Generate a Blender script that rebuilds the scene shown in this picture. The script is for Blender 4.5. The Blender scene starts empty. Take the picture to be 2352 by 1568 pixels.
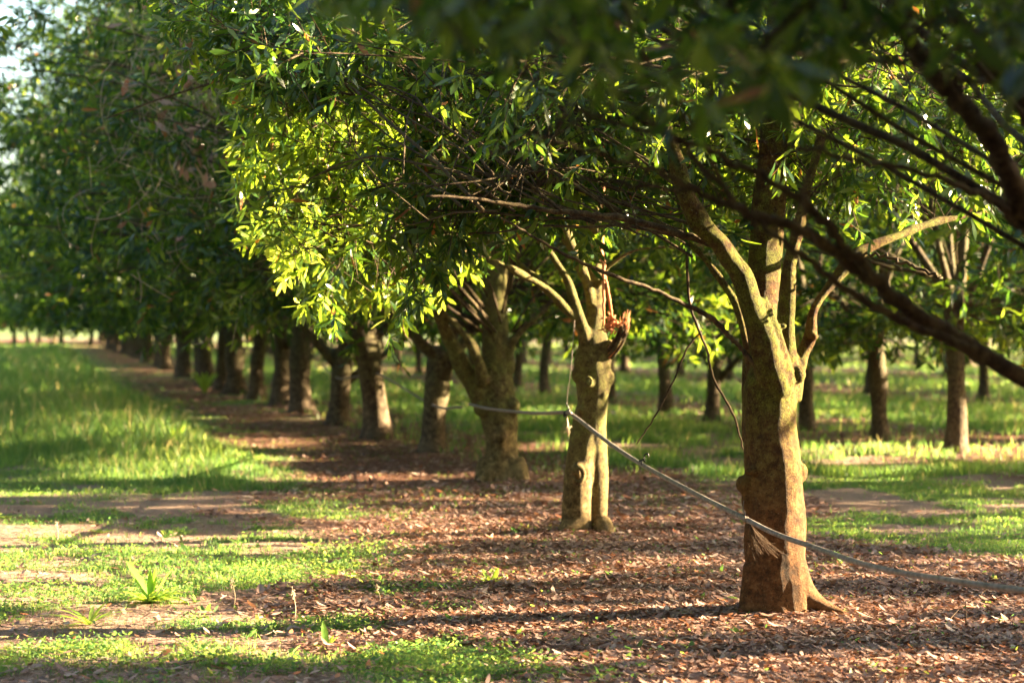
import bpy, math, random
import numpy as np
from mathutils import Vector
R = math.radians
scene = bpy.context.scene
COL = scene.collection

# ------------------------------------------------------------------ camera, sky, sun, exposure
CAMH = 1.33
cam_d = bpy.data.cameras.new('camera'); cam = bpy.data.objects.new('camera', cam_d); COL.objects.link(cam)
cam.location = (0, 0, CAMH); cam.rotation_euler = (R(90), 0, 0)
cam_d.lens = 70; cam_d.sensor_width = 36; cam_d.shift_y = -19 / 1024
cam_d.clip_start = 0.1; cam_d.clip_end = 3000
cam_d.dof.use_dof = True; cam_d.dof.focus_distance = 9.2; cam_d.dof.aperture_fstop = 2.6
scene.camera = cam

SUN_EL, SUN_TH = R(14), R(10)            # elevation, angle from +X towards +Y
world = bpy.data.worlds.new('World'); scene.world = world; world.use_nodes = True
nt = world.node_tree; bg = nt.nodes['Background']
sky = nt.nodes.new('ShaderNodeTexSky'); sky.sky_type = 'NISHITA'; sky.sun_disc = False
sky.sun_elevation = SUN_EL; sky.sun_rotation = R(90) - SUN_TH; sky.air_density = 1.0; sky.dust_density = 2.0
nt.links.new(sky.outputs[0], bg.inputs[0]); bg.inputs[1].default_value = 0.05
S = np.array([math.cos(SUN_EL) * math.cos(SUN_TH), math.cos(SUN_EL) * math.sin(SUN_TH), math.sin(SUN_EL)])
sun_d = bpy.data.lights.new('sun', 'SUN'); sun_d.energy = 5.0; sun_d.angle = R(0.5); sun_d.color = (1.0, 0.77, 0.46)
sun = bpy.data.objects.new('sun', sun_d); COL.objects.link(sun); sun.location = (30, 5, 20)
sun.rotation_euler = Vector(S).to_track_quat('Z', 'Y').to_euler()
scene.view_settings.view_transform = 'Standard'; scene.view_settings.look = 'None'
scene.view_settings.exposure = 4.2; scene.view_settings.gamma = 1
scene.render.engine = 'CYCLES'
cy = scene.cycles; cy.max_bounces = 9; cy.diffuse_bounces = 4; cy.transmission_bounces = 7; cy.glossy_bounces = 2
cy.use_denoising = True; cy.sample_clamp_indirect = 6; cy.use_adaptive_sampling = True; cy.adaptive_threshold = 0.01

# ------------------------------------------------------------------ helpers
def at(px, py, d):
    """a point of the 2352x1568 view of the photograph, at distance d in front of the camera"""
    return np.array([(px * 0.43537 - 512) / 1991 * d, d, CAMH - (py * 0.43495 - 322) / 1991 * d])
MPP = 0.43537 / 1991                      # metres per view pixel per metre of distance

def hsh(ix, iy, iz, seed):
    h = (ix.astype(np.int64) * 374761393 + iy.astype(np.int64) * 668265263 + iz.astype(np.int64) * 2147483647 + seed * 1442695) & 0xffffffff
    h = ((h ^ (h >> 13)) * 1274126177) & 0xffffffff
    h = ((h ^ (h >> 16)) * 2246822519) & 0xffffffff
    return ((h ^ (h >> 15)) & 0xffffff) / float(0xffffff)
def noise3(p, seed=0):
    p = np.asarray(p, float); f = np.floor(p); t = p - f; t = t * t * (3 - 2 * t); i = f.astype(np.int64)
    out = 0
    for dx in (0, 1):
        for dy in (0, 1):
            for dz in (0, 1):
                w = (t[..., 0] if dx else 1 - t[..., 0]) * (t[..., 1] if dy else 1 - t[..., 1]) * (t[..., 2] if dz else 1 - t[..., 2])
                out = out + w * hsh(i[..., 0] + dx, i[..., 1] + dy, i[..., 2] + dz, seed)
    return out
def noise2(x, y, s, seed=0, octaves=3):
    x = np.asarray(x, float) / s; y = np.asarray(y, float) / s; out = 0; a = 0.5; tot = 0
    for o in range(octaves):
        out = out + a * noise3(np.stack([x * 2 ** o + 7.3 * o, y * 2 ** o, np.zeros_like(x)], -1), seed + o); tot += a; a *= 0.5
    return out / tot
def sstep(a, b, x):
    t = np.clip((x - a) / (b - a), 0, 1); return t * t * (3 - 2 * t)
def nrm(v):
    return v / np.maximum(np.linalg.norm(v, axis=-1, keepdims=True), 1e-9)

def mesh_quads(name, v, q, attrs=None, smooth=True):
    me = bpy.data.meshes.new(name); v = np.ascontiguousarray(v, np.float32); q = np.ascontiguousarray(q, np.int32)
    me.vertices.add(len(v)); me.vertices.foreach_set('co', v.ravel())
    me.loops.add(q.size); me.loops.foreach_set('vertex_index', q.ravel())
    me.polygons.add(len(q)); me.polygons.foreach_set('loop_start', np.arange(0, q.size, q.shape[1], dtype=np.int32))
    me.update(calc_edges=True)
    me.polygons.foreach_set('use_smooth', np.full(len(q), smooth))
    for k, a in (attrs or {}).items():
        at_ = me.attributes.new(k, 'FLOAT', 'POINT'); at_.data.foreach_set('value', np.ascontiguousarray(a, np.float32))
    me.update(); return me
def link(name, me, mat, parent=None, loc=None):
    o = bpy.data.objects.new(name, me); COL.objects.link(o)
    if mat is not None and not me.materials: me.materials.append(mat)
    if parent is not None: o.parent = parent
    if loc is not None: o.location = loc
    return o
def tag(o, label=None, cat=None, group=None, kind=None):
    if label: o['label'] = label
    if cat: o['category'] = cat
    if group: o['group'] = group
    if kind: o['kind'] = kind
    return o
def empty(name, loc):
    o = bpy.data.objects.new(name, None); COL.objects.link(o); o.location = loc; o.empty_display_size = 0.1
    return o

def tubes(P, rad, sides=5, seed=None):
    """P (N,K,3) polylines, rad (N,K) -> verts, quads, closed at both ends by a shrunken ring"""
    P = np.asarray(P, float); rad = np.asarray(rad, float)
    N, K, _ = P.shape
    P = np.concatenate([P[:, :1], P, P[:, -1:]], 1); rad = np.concatenate([rad[:, :1] * 0.02, rad, rad[:, -1:] * 0.02], 1); K += 2
    T = np.gradient(P, axis=1); T[:, 0] = P[:, 2] - P[:, 1]; T[:, -1] = P[:, -2] - P[:, -3]; T = nrm(T)
    ref = np.where(np.abs(nrm(P[:, -1] - P[:, 0])[:, 2:3]) > 0.8, np.array([[1., 0, 0]]), np.array([[0, 0, 1.]]))[:, None, :]
    A = nrm(np.cross(T, ref)); B = np.cross(T, A)
    a = np.arange(sides) / sides * 2 * math.pi
    V = P[:, :, None, :] + rad[:, :, None, None] * (np.cos(a)[None, None, :, None] * A[:, :, None, :] + np.sin(a)[None, None, :, None] * B[:, :, None, :])
    base = np.arange(N)[:, None, None] * K * sides + np.arange(K - 1)[None, :, None] * sides
    j = np.arange(sides)[None, None, :]; jn = (j + 1) % sides
    q = np.stack([base + j, base + jn, base + sides + jn, base + sides + j], -1)
    return V.reshape(-1, 3), q.reshape(-1, 4)
def cat_geo(parts):
    vs, qs, n = [], [], 0
    for v, q in parts:
        vs.append(v); qs.append(q + n); n += len(v)
    return np.concatenate(vs), np.concatenate(qs)
def spline(pts, n):
    """Catmull-Rom through pts (K, c) resampled to n rows"""
    p = np.asarray(pts, float); k = len(p)
    pe = np.concatenate([2 * p[:1] - p[1:2], p, 2 * p[-1:] - p[-2:-1]])
    t = np.linspace(0, k - 1, n); i = np.minimum(t.astype(int), k - 2); f = (t - i)[:, None]
    a, b, c, d = pe[i], pe[i + 1], pe[i + 2], pe[i + 3]
    return 0.5 * ((2 * b) + (-a + c) * f + (2 * a - 5 * b + 4 * c - d) * f * f + (-a + 3 * b - 3 * c + d) * f ** 3)

LT = np.array([0.0, 0.30, 0.68, 1.0]); LW = np.array([0.12, 0.62, 1.0, 0.10])
def leaves(pos, dr, nn, L, W, bend, fold=None, rnd=None, LWp=None):
    """one curved lanceolate leaf per row: 8 vertices, 3 quads"""
    N = len(pos); dr = nrm(dr); side = nrm(np.cross(dr, nn)); up = np.cross(side, dr)
    lw = LW if LWp is None else LWp
    c = pos[:, None, :] + dr[:, None, :] * (L[:, None] * LT)[..., None] + up[:, None, :] * (bend[:, None] * L[:, None] * LT ** 2)[..., None]
    h = (W[:, None] * lw * 0.5)[..., None] * side[:, None, :]
    V = np.stack([c - h, c + h], 2).reshape(-1, 3)
    b = np.arange(N)[:, None] * 8 + np.array([0, 2, 4])[None]
    q = np.stack([b, b + 1, b + 3, b + 2], -1).reshape(-1, 4)
    r = np.repeat(rnd, 8) if rnd is not None else None
    return V, q, r

# ------------------------------------------------------------------ materials
def new_mat(name):
    m = bpy.data.materials.new(name); m.use_nodes = True; t = m.node_tree
    return m, t, t.nodes['Principled BSDF'], t.nodes['Material Output']
def nd(t, typ, **kw):
    n = t.nodes.new(typ)
    for k, v in kw.items(): setattr(n, k, v)
    return n
def ramp(t, fac, stops, interp='LINEAR'):
    r = nd(t, 'ShaderNodeValToRGB'); cr = r.color_ramp; cr.interpolation = interp
    while len(cr.elements) > 1: cr.elements.remove(cr.elements[-1])
    cr.elements[0].position = stops[0][0]; cr.elements[0].color = (*stops[0][1], 1)
    for p, c in stops[1:]:
        e = cr.elements.new(p); e.color = (*c, 1)
    if fac is not None: t.links.new(fac, r.inputs[0])
    return r.outputs[0]
def mixc(t, fac, a, b, mode='MIX'):
    m = nd(t, 'ShaderNodeMix', data_type='RGBA', blend_type=mode)
    for s, v in ((m.inputs[0], fac), (m.inputs[6], a), (m.inputs[7], b)):
        if hasattr(v, 'links'): t.links.new(v, s)
        elif isinstance(v, (tuple, list)): s.default_value = (*v, 1)
        else: s.default_value = v
    return m.outputs[2]
def math_(t, op, a, b=None, clamp=False):
    m = nd(t, 'ShaderNodeMath', operation=op, use_clamp=clamp)
    for s, v in ((m.inputs[0], a), (m.inputs[1], b)):
        if v is None: continue
        if hasattr(v, 'links'): t.links.new(v, s)
        else: s.default_value = v
    return m.outputs[0]
def noise_n(t, scale, detail=4, rough=0.55, vec=None):
    n = nd(t, 'ShaderNodeTexNoise'); n.inputs['Scale'].default_value = scale; n.inputs['Detail'].default_value = detail
    n.inputs['Roughness'].default_value = rough
    if vec is not None: t.links.new(vec, n.inputs['Vector'])
    return n.outputs['Fac']

def foliage_mat(name, stops, tstops, trans=0.45, rough=0.38, spec=0.5):
    m, t, b, out = new_mat(name)
    a = nd(t, 'ShaderNodeAttribute', attribute_name='rnd').outputs['Fac']
    t.links.new(ramp(t, a, stops), b.inputs['Base Color']); b.inputs['Roughness'].default_value = rough
    b.inputs['Specular IOR Level'].default_value = spec
    tr = nd(t, 'ShaderNodeBsdfTranslucent'); t.links.new(ramp(t, a, tstops), tr.inputs['Color'])
    mx = nd(t, 'ShaderNodeMixShader'); mx.inputs[0].default_value = trans
    t.links.new(b.outputs[0], mx.inputs[1]); t.links.new(tr.outputs[0], mx.inputs[2]); t.links.new(mx.outputs[0], out.inputs[0])
    return m
M_leaf = foliage_mat('macadamia_leaf',
    [(0, (0.010, 0.034, 0.020)), (0.45, (0.018, 0.052, 0.020)), (0.75, (0.045, 0.11, 0.022)), (0.93, (0.13, 0.22, 0.035)), (0.95, (0.20, 0.10, 0.04)), (1, (0.25, 0.11, 0.05))],
    [(0, (0.025, 0.09, 0.02)), (0.40, (0.08, 0.17, 0.012)), (0.66, (0.26, 0.38, 0.02)), (0.84, (0.62, 0.76, 0.06)), (0.93, (0.82, 0.88, 0.16)), (0.95, (0.5, 0.20, 0.04)), (1, (0.5, 0.2, 0.05))],
    trans=0.50, rough=0.25, spec=0.6)
M_grass = foliage_mat('grass_blade',
    [(0, (0.045, 0.12, 0.045)), (0.5, (0.075, 0.16, 0.05)), (0.85, (0.16, 0.24, 0.07)), (1, (0.38, 0.34, 0.15))],
    [(0, (0.10, 0.30, 0.08)), (0.5, (0.26, 0.46, 0.08)), (0.85, (0.5, 0.6, 0.10)), (1, (0.6, 0.5, 0.2))],
    trans=0.5, rough=0.5, spec=0.3)
M_weed = foliage_mat('broad_weed_leaf',
    [(0, (0.10, 0.24, 0.03)), (1, (0.22, 0.34, 0.05))], [(0, (0.35, 0.6, 0.05)), (1, (0.6, 0.72, 0.08))], trans=0.5, rough=0.45)
M_litter = foliage_mat('dead_leaf',
    [(0, (0.06, 0.03, 0.024)), (0.25, (0.15, 0.078, 0.056)), (0.6, (0.245, 0.145, 0.12)), (0.85, (0.42, 0.29, 0.24)), (0.93, (0.42, 0.13, 0.05)), (1, (0.58, 0.44, 0.36))],
    [(0, (0.1, 0.04, 0.02)), (0.6, (0.3, 0.12, 0.05)), (1, (0.5, 0.25, 0.12))], trans=0.15, rough=0.55, spec=0.35)

def bark_mat(name, low, mid, moss, moss_z, moss_amt, bump=0.5):
    m, t, b, out = new_mat(name)
    co = nd(t, 'ShaderNodeTexCoord').outputs['Object']
    sep = nd(t, 'ShaderNodeSeparateXYZ'); t.links.new(co, sep.inputs[0])
    n1 = noise_n(t, 3.5, 5, 0.6, co); n2 = noise_n(t, 22, 6, 0.7, co); n3 = noise_n(t, 140, 4, 0.7, co); n4 = noise_n(t, 60, 6, 0.8, co)
    base = ramp(t, n2, [(0.36, tuple(c * 0.35 for c in low)), (0.50, low), (0.64, mid)])
    pale = ramp(t, n1, [(0.45, (0, 0, 0)), (0.62, (1, 1, 1))])
    base = mixc(t, math_(t, 'MULTIPLY', pale, 0.45), base, mid)
    zf = math_(t, 'ADD', math_(t, 'MULTIPLY', math_(t, 'SUBTRACT', sep.outputs[2], moss_z), 1.6), 0.5, True)
    mm = math_(t, 'MULTIPLY', zf, ramp(t, math_(t, 'ADD', math_(t, 'MULTIPLY', n1, 0.6), math_(t, 'MULTIPLY', n2, 0.4)), [(0.40, (0, 0, 0)), (0.56, (1, 1, 1))]))
    mm = math_(t, 'MULTIPLY', mm, moss_amt)
    base = mixc(t, mm, base, ramp(t, math_(t, 'ADD', math_(t, 'MULTIPLY', n3, 0.5), math_(t, 'MULTIPLY', n2, 0.5)), [(0.42, tuple(c * 0.25 for c in moss)), (0.56, moss), (0.66, tuple(min(1, c * 1.5) for c in moss))]))
    speck = ramp(t, n3, [(0.60, (0, 0, 0)), (0.66, (1, 1, 1))])
    base = mixc(t, math_(t, 'MULTIPLY', speck, 0.35), base, (0.28, 0.26, 0.15))
    base = mixc(t, ramp(t, n4, [(0.40, (0.75, 0.75, 0.75)), (0.47, (0, 0, 0))]), base, tuple(c * 0.25 for c in low))
    t.links.new(base, b.inputs['Base Color']); b.inputs['Roughness'].default_value = 0.85; b.inputs['Specular IOR Level'].default_value = 0.2
    hgt = math_(t, 'ADD', math_(t, 'ADD', math_(t, 'MULTIPLY', n2, 0.55), math_(t, 'MULTIPLY', n4, 0.4)), math_(t, 'MULTIPLY', n3, math_(t, 'ADD', math_(t, 'MULTIPLY', mm, 0.35), 0.10)))
    bp = nd(t, 'ShaderNodeBump'); bp.inputs['Strength'].default_value = bump; bp.inputs['Distance'].default_value = 0.035
    t.links.new(hgt, bp.inputs['Height']); t.links.new(bp.outputs[0], b.inputs['Normal'])
    return m
M_barkA = bark_mat('bark_russet_and_moss', (0.10, 0.041, 0.012), (0.17, 0.085, 0.032), (0.12, 0.13, 0.012), 0.75, 0.95, 0.9)
M_barkB = bark_mat('bark_olive', (0.11, 0.072, 0.028), (0.25, 0.175, 0.085), (0.10, 0.12, 0.018), 0.35, 0.75, 0.7)
M_barkC = bark_mat('bark_grey_brown', (0.075, 0.05, 0.032), (0.17, 0.125, 0.08), (0.10, 0.11, 0.035), 0.5, 0.6, 0.6)
M_twig = bark_mat('twig_bark', (0.045, 0.026, 0.016), (0.11, 0.065, 0.038), (0.09, 0.09, 0.03), 1.0, 0.4, 0.3)

def plain_mat(name, col, rough=0.6, var=0.25, scale=30, bump=0.2, spec=0.4):
    m, t, b, out = new_mat(name); co = nd(t, 'ShaderNodeTexCoord').outputs['Object']
    n = noise_n(t, scale, 5, 0.6, co)
    t.links.new(ramp(t, n, [(0.3, tuple(c * (1 - var) for c in col)), (0.7, tuple(min(1, c * (1 + var)) for c in col))]), b.inputs['Base Color'])
    b.inputs['Roughness'].default_value = rough; b.inputs['Specular IOR Level'].default_value = spec
    bp = nd(t, 'ShaderNodeBump'); bp.inputs['Strength'].default_value = bump; bp.inputs['Distance'].default_value = 0.005
    t.links.new(n, bp.inputs['Height']); t.links.new(bp.outputs[0], b.inputs['Normal'])
    return m
M_hose = plain_mat('weathered_grey_hose', (0.16, 0.14, 0.13), 0.5, 0.55, 38, 0.5, 0.4)
M_clip = plain_mat('black_plastic', (0.012, 0.012, 0.014), 0.35, 0.2, 60, 0.1)
M_torn = plain_mat('torn_orange_wood', (0.42, 0.17, 0.08), 0.8, 0.35, 45, 0.8, 0.2)
M_tie = plain_mat('rusty_tie_wire', (0.14, 0.10, 0.08), 0.6, 0.3, 40, 0.2)
M_straw = plain_mat('dry_root_fibre', (0.42, 0.32, 0.22), 0.8, 0.3, 40, 0.2, 0.2)

# ------------------------------------------------------------------ the lay of the rows
ROW1 = [(1.98, 5.7), (1.21, 9.0), (0.46, 12.5), (-0.09, 16.85), (-0.80, 20.2), (-1.52, 22.5), (-2.25, 25.8), (-3.06, 28.9), (-3.70, 31.9),
        (-4.42, 34.6), (-5.12, 36.8), (-5.66, 39.0)]
RY = np.array([-40] + [p[1] for p in ROW1] + [39 + 260.]); RX = np.array([1.98 + 0.225 * 45.7] + [p[0] for p in ROW1] + [-5.66 - 0.237 * 260])
def rowx(y): return np.interp(y, RY, RX)
SPX = 6.15
def zones(x, y):
    """grass, litter amounts 0..1 of the ground at x, y"""
    u = x - rowx(y)
    n = noise2(x, y, 1.1, 3) - 0.5; nb = noise2(x, y, 0.35, 9) - 0.5; nw = noise2(x, y, 3.5, 17) - 0.5
    k = np.round(u / SPX); uu = u - k * SPX
    near = sstep(12.5, 9.0, y)
    hwR = np.where(k == 0, 1.55 + near * 2.5, 1.5); hwL = np.where(k == 0, 1.62, 1.5)
    lit = np.where(uu > 0, sstep(0.45, -0.25, uu - hwR + n * 1.5 + nb * 0.8), sstep(0.5, -0.3, -uu - hwL + n * 1.6 + nb * 0.9))
    lit = np.where(k < 0, 0, lit)
    # left of the near row
    g = sstep(0.42, 0.58, 0.5 + n * 0.8 + nb * 0.9)
    left = u < -1.2
    gl_near = sstep(0.36, 0.74, 0.52 + nb * 1.0 + n * 0.8 - 0.16 * np.abs(u + 2.7) * (u < -2.7))      # patchy low weeds
    gl_mid = sstep(0.56, 0.70, 0.50 + nb * 0.9 + n * 0.6)
    gl_far = sstep(0.30, 0.52, 0.52 + nb * 0.8 + n * 0.5 + 0.25 * sstep(18, 24, y))
    yb = y + nw * 2.0 + n * 1.5
    wmid = sstep(10.2, 12.2, yb); wfar = sstep(14.2, 17.5, yb)
    gl = gl_near * (1 - wmid) + gl_mid * wmid * (1 - wfar) + gl_far * wfar
    # right aisles: grass with two wheel tracks
    tr = np.minimum(np.abs(uu - 2.35) , np.abs(SPX - 2.2 - uu)); tr = np.where(uu < 0, np.minimum(np.abs(uu + 2.2), 9), tr)
    gr = sstep(0.40, 0.58, 0.62 + n * 0.7 + nb * 0.8 - 0.22 * sstep(0.75, 0.25, tr) - 0.14 * near)
    gr = np.where(y > 24, np.maximum(gr, sstep(0.3, 0.4, 0.5 + nb)), gr)
    lit = lit * np.where(y > 24, sstep(0.30, 0.52, 0.5 + n * 1.2 + nb * 0.9 + 0.10), 1)
    g = np.where(left, gl, gr) * (1 - lit * 0.93)
    band = (u < -2) & (y > 112); lit = np.where(band, sstep(112, 114, y + n * 3), lit); g = np.where(band, g * (1 - lit), g)
    g = np.where(y > 170, 1, g)
    return g, lit, u
def gz(x, y):
    x = np.asarray(x, float); y = np.asarray(y, float); mound = 0
    for tx, ty in ROW1[:8]: mound = mound + 0.022 * np.exp(-((x - tx) ** 2 + (y - ty) ** 2) / 0.32 ** 2)
    return mound + (noise2(x, y, 2.2, 31, 2) - 0.5) * 0.05 * sstep(300, 40, np.abs(y)) + (noise2(x, y, 0.3, 41, 2) - 0.5) * 0.022 * sstep(40, 15, np.abs(y))

# ground sheet
def axis(lo, hi, near_lo, near_hi, step, g):
    a = list(np.arange(near_lo, near_hi, step)); s = step
    while a[-1] < hi: s *= g; a.append(a[-1] + s)
    b = []; s = step; c = near_lo
    while c > lo: s *= g; c -= s; b.append(c)
    return np.array(b[::-1] + a)
gx = axis(-700, 700, -4.6, 5.2, 0.05, 1.045); gy = axis(-60, 1200, 7.0, 19.0, 0.06, 1.035)
X, Y = np.meshgrid(gx, gy); xs, ys = X.ravel(), Y.ravel()
g_, l_, u_ = zones(xs, ys)
nx, ny = len(gx), len(gy)
idx = np.arange(nx * ny).reshape(ny, nx)
q = np.stack([idx[:-1, :-1], idx[:-1, 1:], idx[1:, 1:], idx[1:, :-1]], -1).reshape(-1, 4)
m, t, b, out = new_mat('orchard_soil')
co = nd(t, 'ShaderNodeTexCoord').outputs['Object']
ag = nd(t, 'ShaderNodeAttribute', attribute_name='grass').outputs['Fac']; al = nd(t, 'ShaderNodeAttribute', attribute_name='litter').outputs['Fac']
n_c = noise_n(t, 1.5, 5, 0.6, co); n_m = noise_n(t, 14, 6, 0.7, co); n_f = noise_n(t, 90, 5, 0.75, co)
dirt = ramp(t, n_m, [(0.36, (0.11, 0.07, 0.052)), (0.5, (0.26, 0.175, 0.135)), (0.64, (0.42, 0.30, 0.235))])
dirt = mixc(t, 0.55, dirt, ramp(t, n_f, [(0.38, (0.07, 0.042, 0.032)), (0.5, (0.24, 0.16, 0.12)), (0.62, (0.44, 0.32, 0.25))]))
litc = ramp(t, n_f, [(0.3, (0.035, 0.018, 0.014)), (0.5, (0.16, 0.075, 0.05)), (0.68, (0.33, 0.17, 0.11))])
litc = mixc(t, 0.35, litc, ramp(t, n_m, [(0.3, (0.07, 0.03, 0.022)), (0.7, (0.28, 0.14, 0.09))]))
grc = ramp(t, n_f, [(0.3, (0.04, 0.075, 0.02)), (0.5, (0.08, 0.16, 0.035)), (0.7, (0.16, 0.24, 0.06))])
c = mixc(t, al, dirt, litc); c = mixc(t, math_(t, 'MULTIPLY', ag, 0.8), c, grc)
t.links.new(c, b.inputs['Base Color']); b.inputs['Roughness'].default_value = 0.95; b.inputs['Specular IOR Level'].default_value = 0.15
bp = nd(t, 'ShaderNodeBump'); bp.inputs['Strength'].default_value = 0.8; bp.inputs['Distance'].default_value = 0.03
t.links.new(math_(t, 'ADD', math_(t, 'MULTIPLY', n_f, 0.5), n_m), bp.inputs['Height']); t.links.new(bp.outputs[0], b.inputs['Normal'])
M_soil = m
gme = mesh_quads('ground', np.stack([xs, ys, gz(xs, ys)], -1), q, {'grass': g_, 'litter': l_})
tag(link('ground', gme, M_soil), kind='structure')

# ------------------------------------------------------------------ sun gaps: which leaves are missing from the crowns on the sunny side
TH = (math.cos(SUN_TH), math.sin(SUN_TH)); TE = math.tan(SUN_EL)
def vws(p):
    s = p[:, 0] * TH[0] + p[:, 1] * TH[1]; v = -p[:, 0] * TH[1] + p[:, 1] * TH[0]
    return v, p[:, 2] - TE * s, s
def lit_gap(p):
    """True where sunlight has to pass (p: N,3 world)"""
    v, w, s = vws(p)
    k = np.zeros(len(p), bool)
    jb = (noise3(p * 2.6, 12) - 0.5) * 1.5
    def beam(cen, rv, rw, smin):
        cv, cw, cs = vws(np.array([cen])); return (((v - cv) / rv) ** 2 + ((w - cw) / rw) ** 2 < 1) & (s > cs + smin + jb)
    jit = noise3(np.stack([v * 2.2, w * 5, s * 0 + 1], -1), 5)
    # sunlit spray of leaves on the left side, trunks and limbs of the three front trees
    k |= beam(at(660, 470, 10.6), 1.0, 0.60, 0.30)
    k |= beam(at(800, 600, 10.9), 0.85, 0.36, 0.35)
    k |= (s > 4.5) & (v > 7.5) & (v < 16) & (w > 0.6) & (w < 3.4) & (noise3(np.stack([v * 3.0, w * 3.0, s * 0], -1), 6) > 0.47)
    k |= beam((1.21, 9.0, 0.55), 0.30, 0.75, 0.75)
    k |= beam((1.21, 9.05, 1.55), 0.40, 0.40, 0.85) & (jit > 0.30)
    k |= beam((1.21, 9.15, 2.25), 0.40, 0.50, 0.8) & (jit > 0.42)
    k |= beam((0.46, 12.5, 0.9), 0.30, 0.80, 0.8) & (jit > 0.25)
    k |= beam((0.2, 12.5, 1.75), 0.6, 0.45, 0.8) & (jit > 0.3)
    # pools of sun on the ground
    gxp = p[:, 0] - p[:, 2] / TE * TH[0]; gyp = p[:, 1] - p[:, 2] / TE * TH[1]
    ok = gyp > 6.0; gy_ = np.where(ok, gyp, 6.0)
    px = (512 + 1991 * gxp / gy_) / 0.43537; py = (322 + 1991 * CAMH / gy_) / 0.43495
    wob = (noise2(gxp, gyp, 0.8, 55) - 0.5)
    py2 = py + wob * 60
    def band(x0, x1, y0, y1, f=40):
        return (px > x0) & (px < x1 + wob * 300) & (py2 > y0) & (py2 < y1)
    gpool = band(-900, 900, 1470, 1535) | band(-900, 420, 1350, 1415) | band(250, 900, 1395, 1450) | band(-900, 420, 1255, 1330) | band(-900, 280, 1205, 1240)
    gpool |= band(250, 820, 1228, 1262) | band(150, 660, 1058, 1100) | band(-900, 200, 1128, 1142) | band(1850, 2700, 1020, 1060) | band(1180, 1420, 1008, 1034)
    gpool |= band(300, 800, 1300, 1380) & (noise2(gxp, gyp, 0.25, 77) > 0.5)
    gpool |= band(820, 2400, 1430, 1660) & (noise2(gxp, gyp, 0.16, 78) > 0.54)
    gpool |= band(700, 1250, 1180, 1270) & (noise2(gxp, gyp, 0.16, 79) > 0.53)
    gpool |= (py > 1080) & (py < 1440) & (px > 500) & (noise2(gxp, gyp, 0.20, 83) > 0.66)
    gpool |= band(-900, 700, 860, 1050) & (noise2(gxp * 0.5, gyp, 0.8, 80) > 0.47)
    return k | (gpool & ok)

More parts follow.
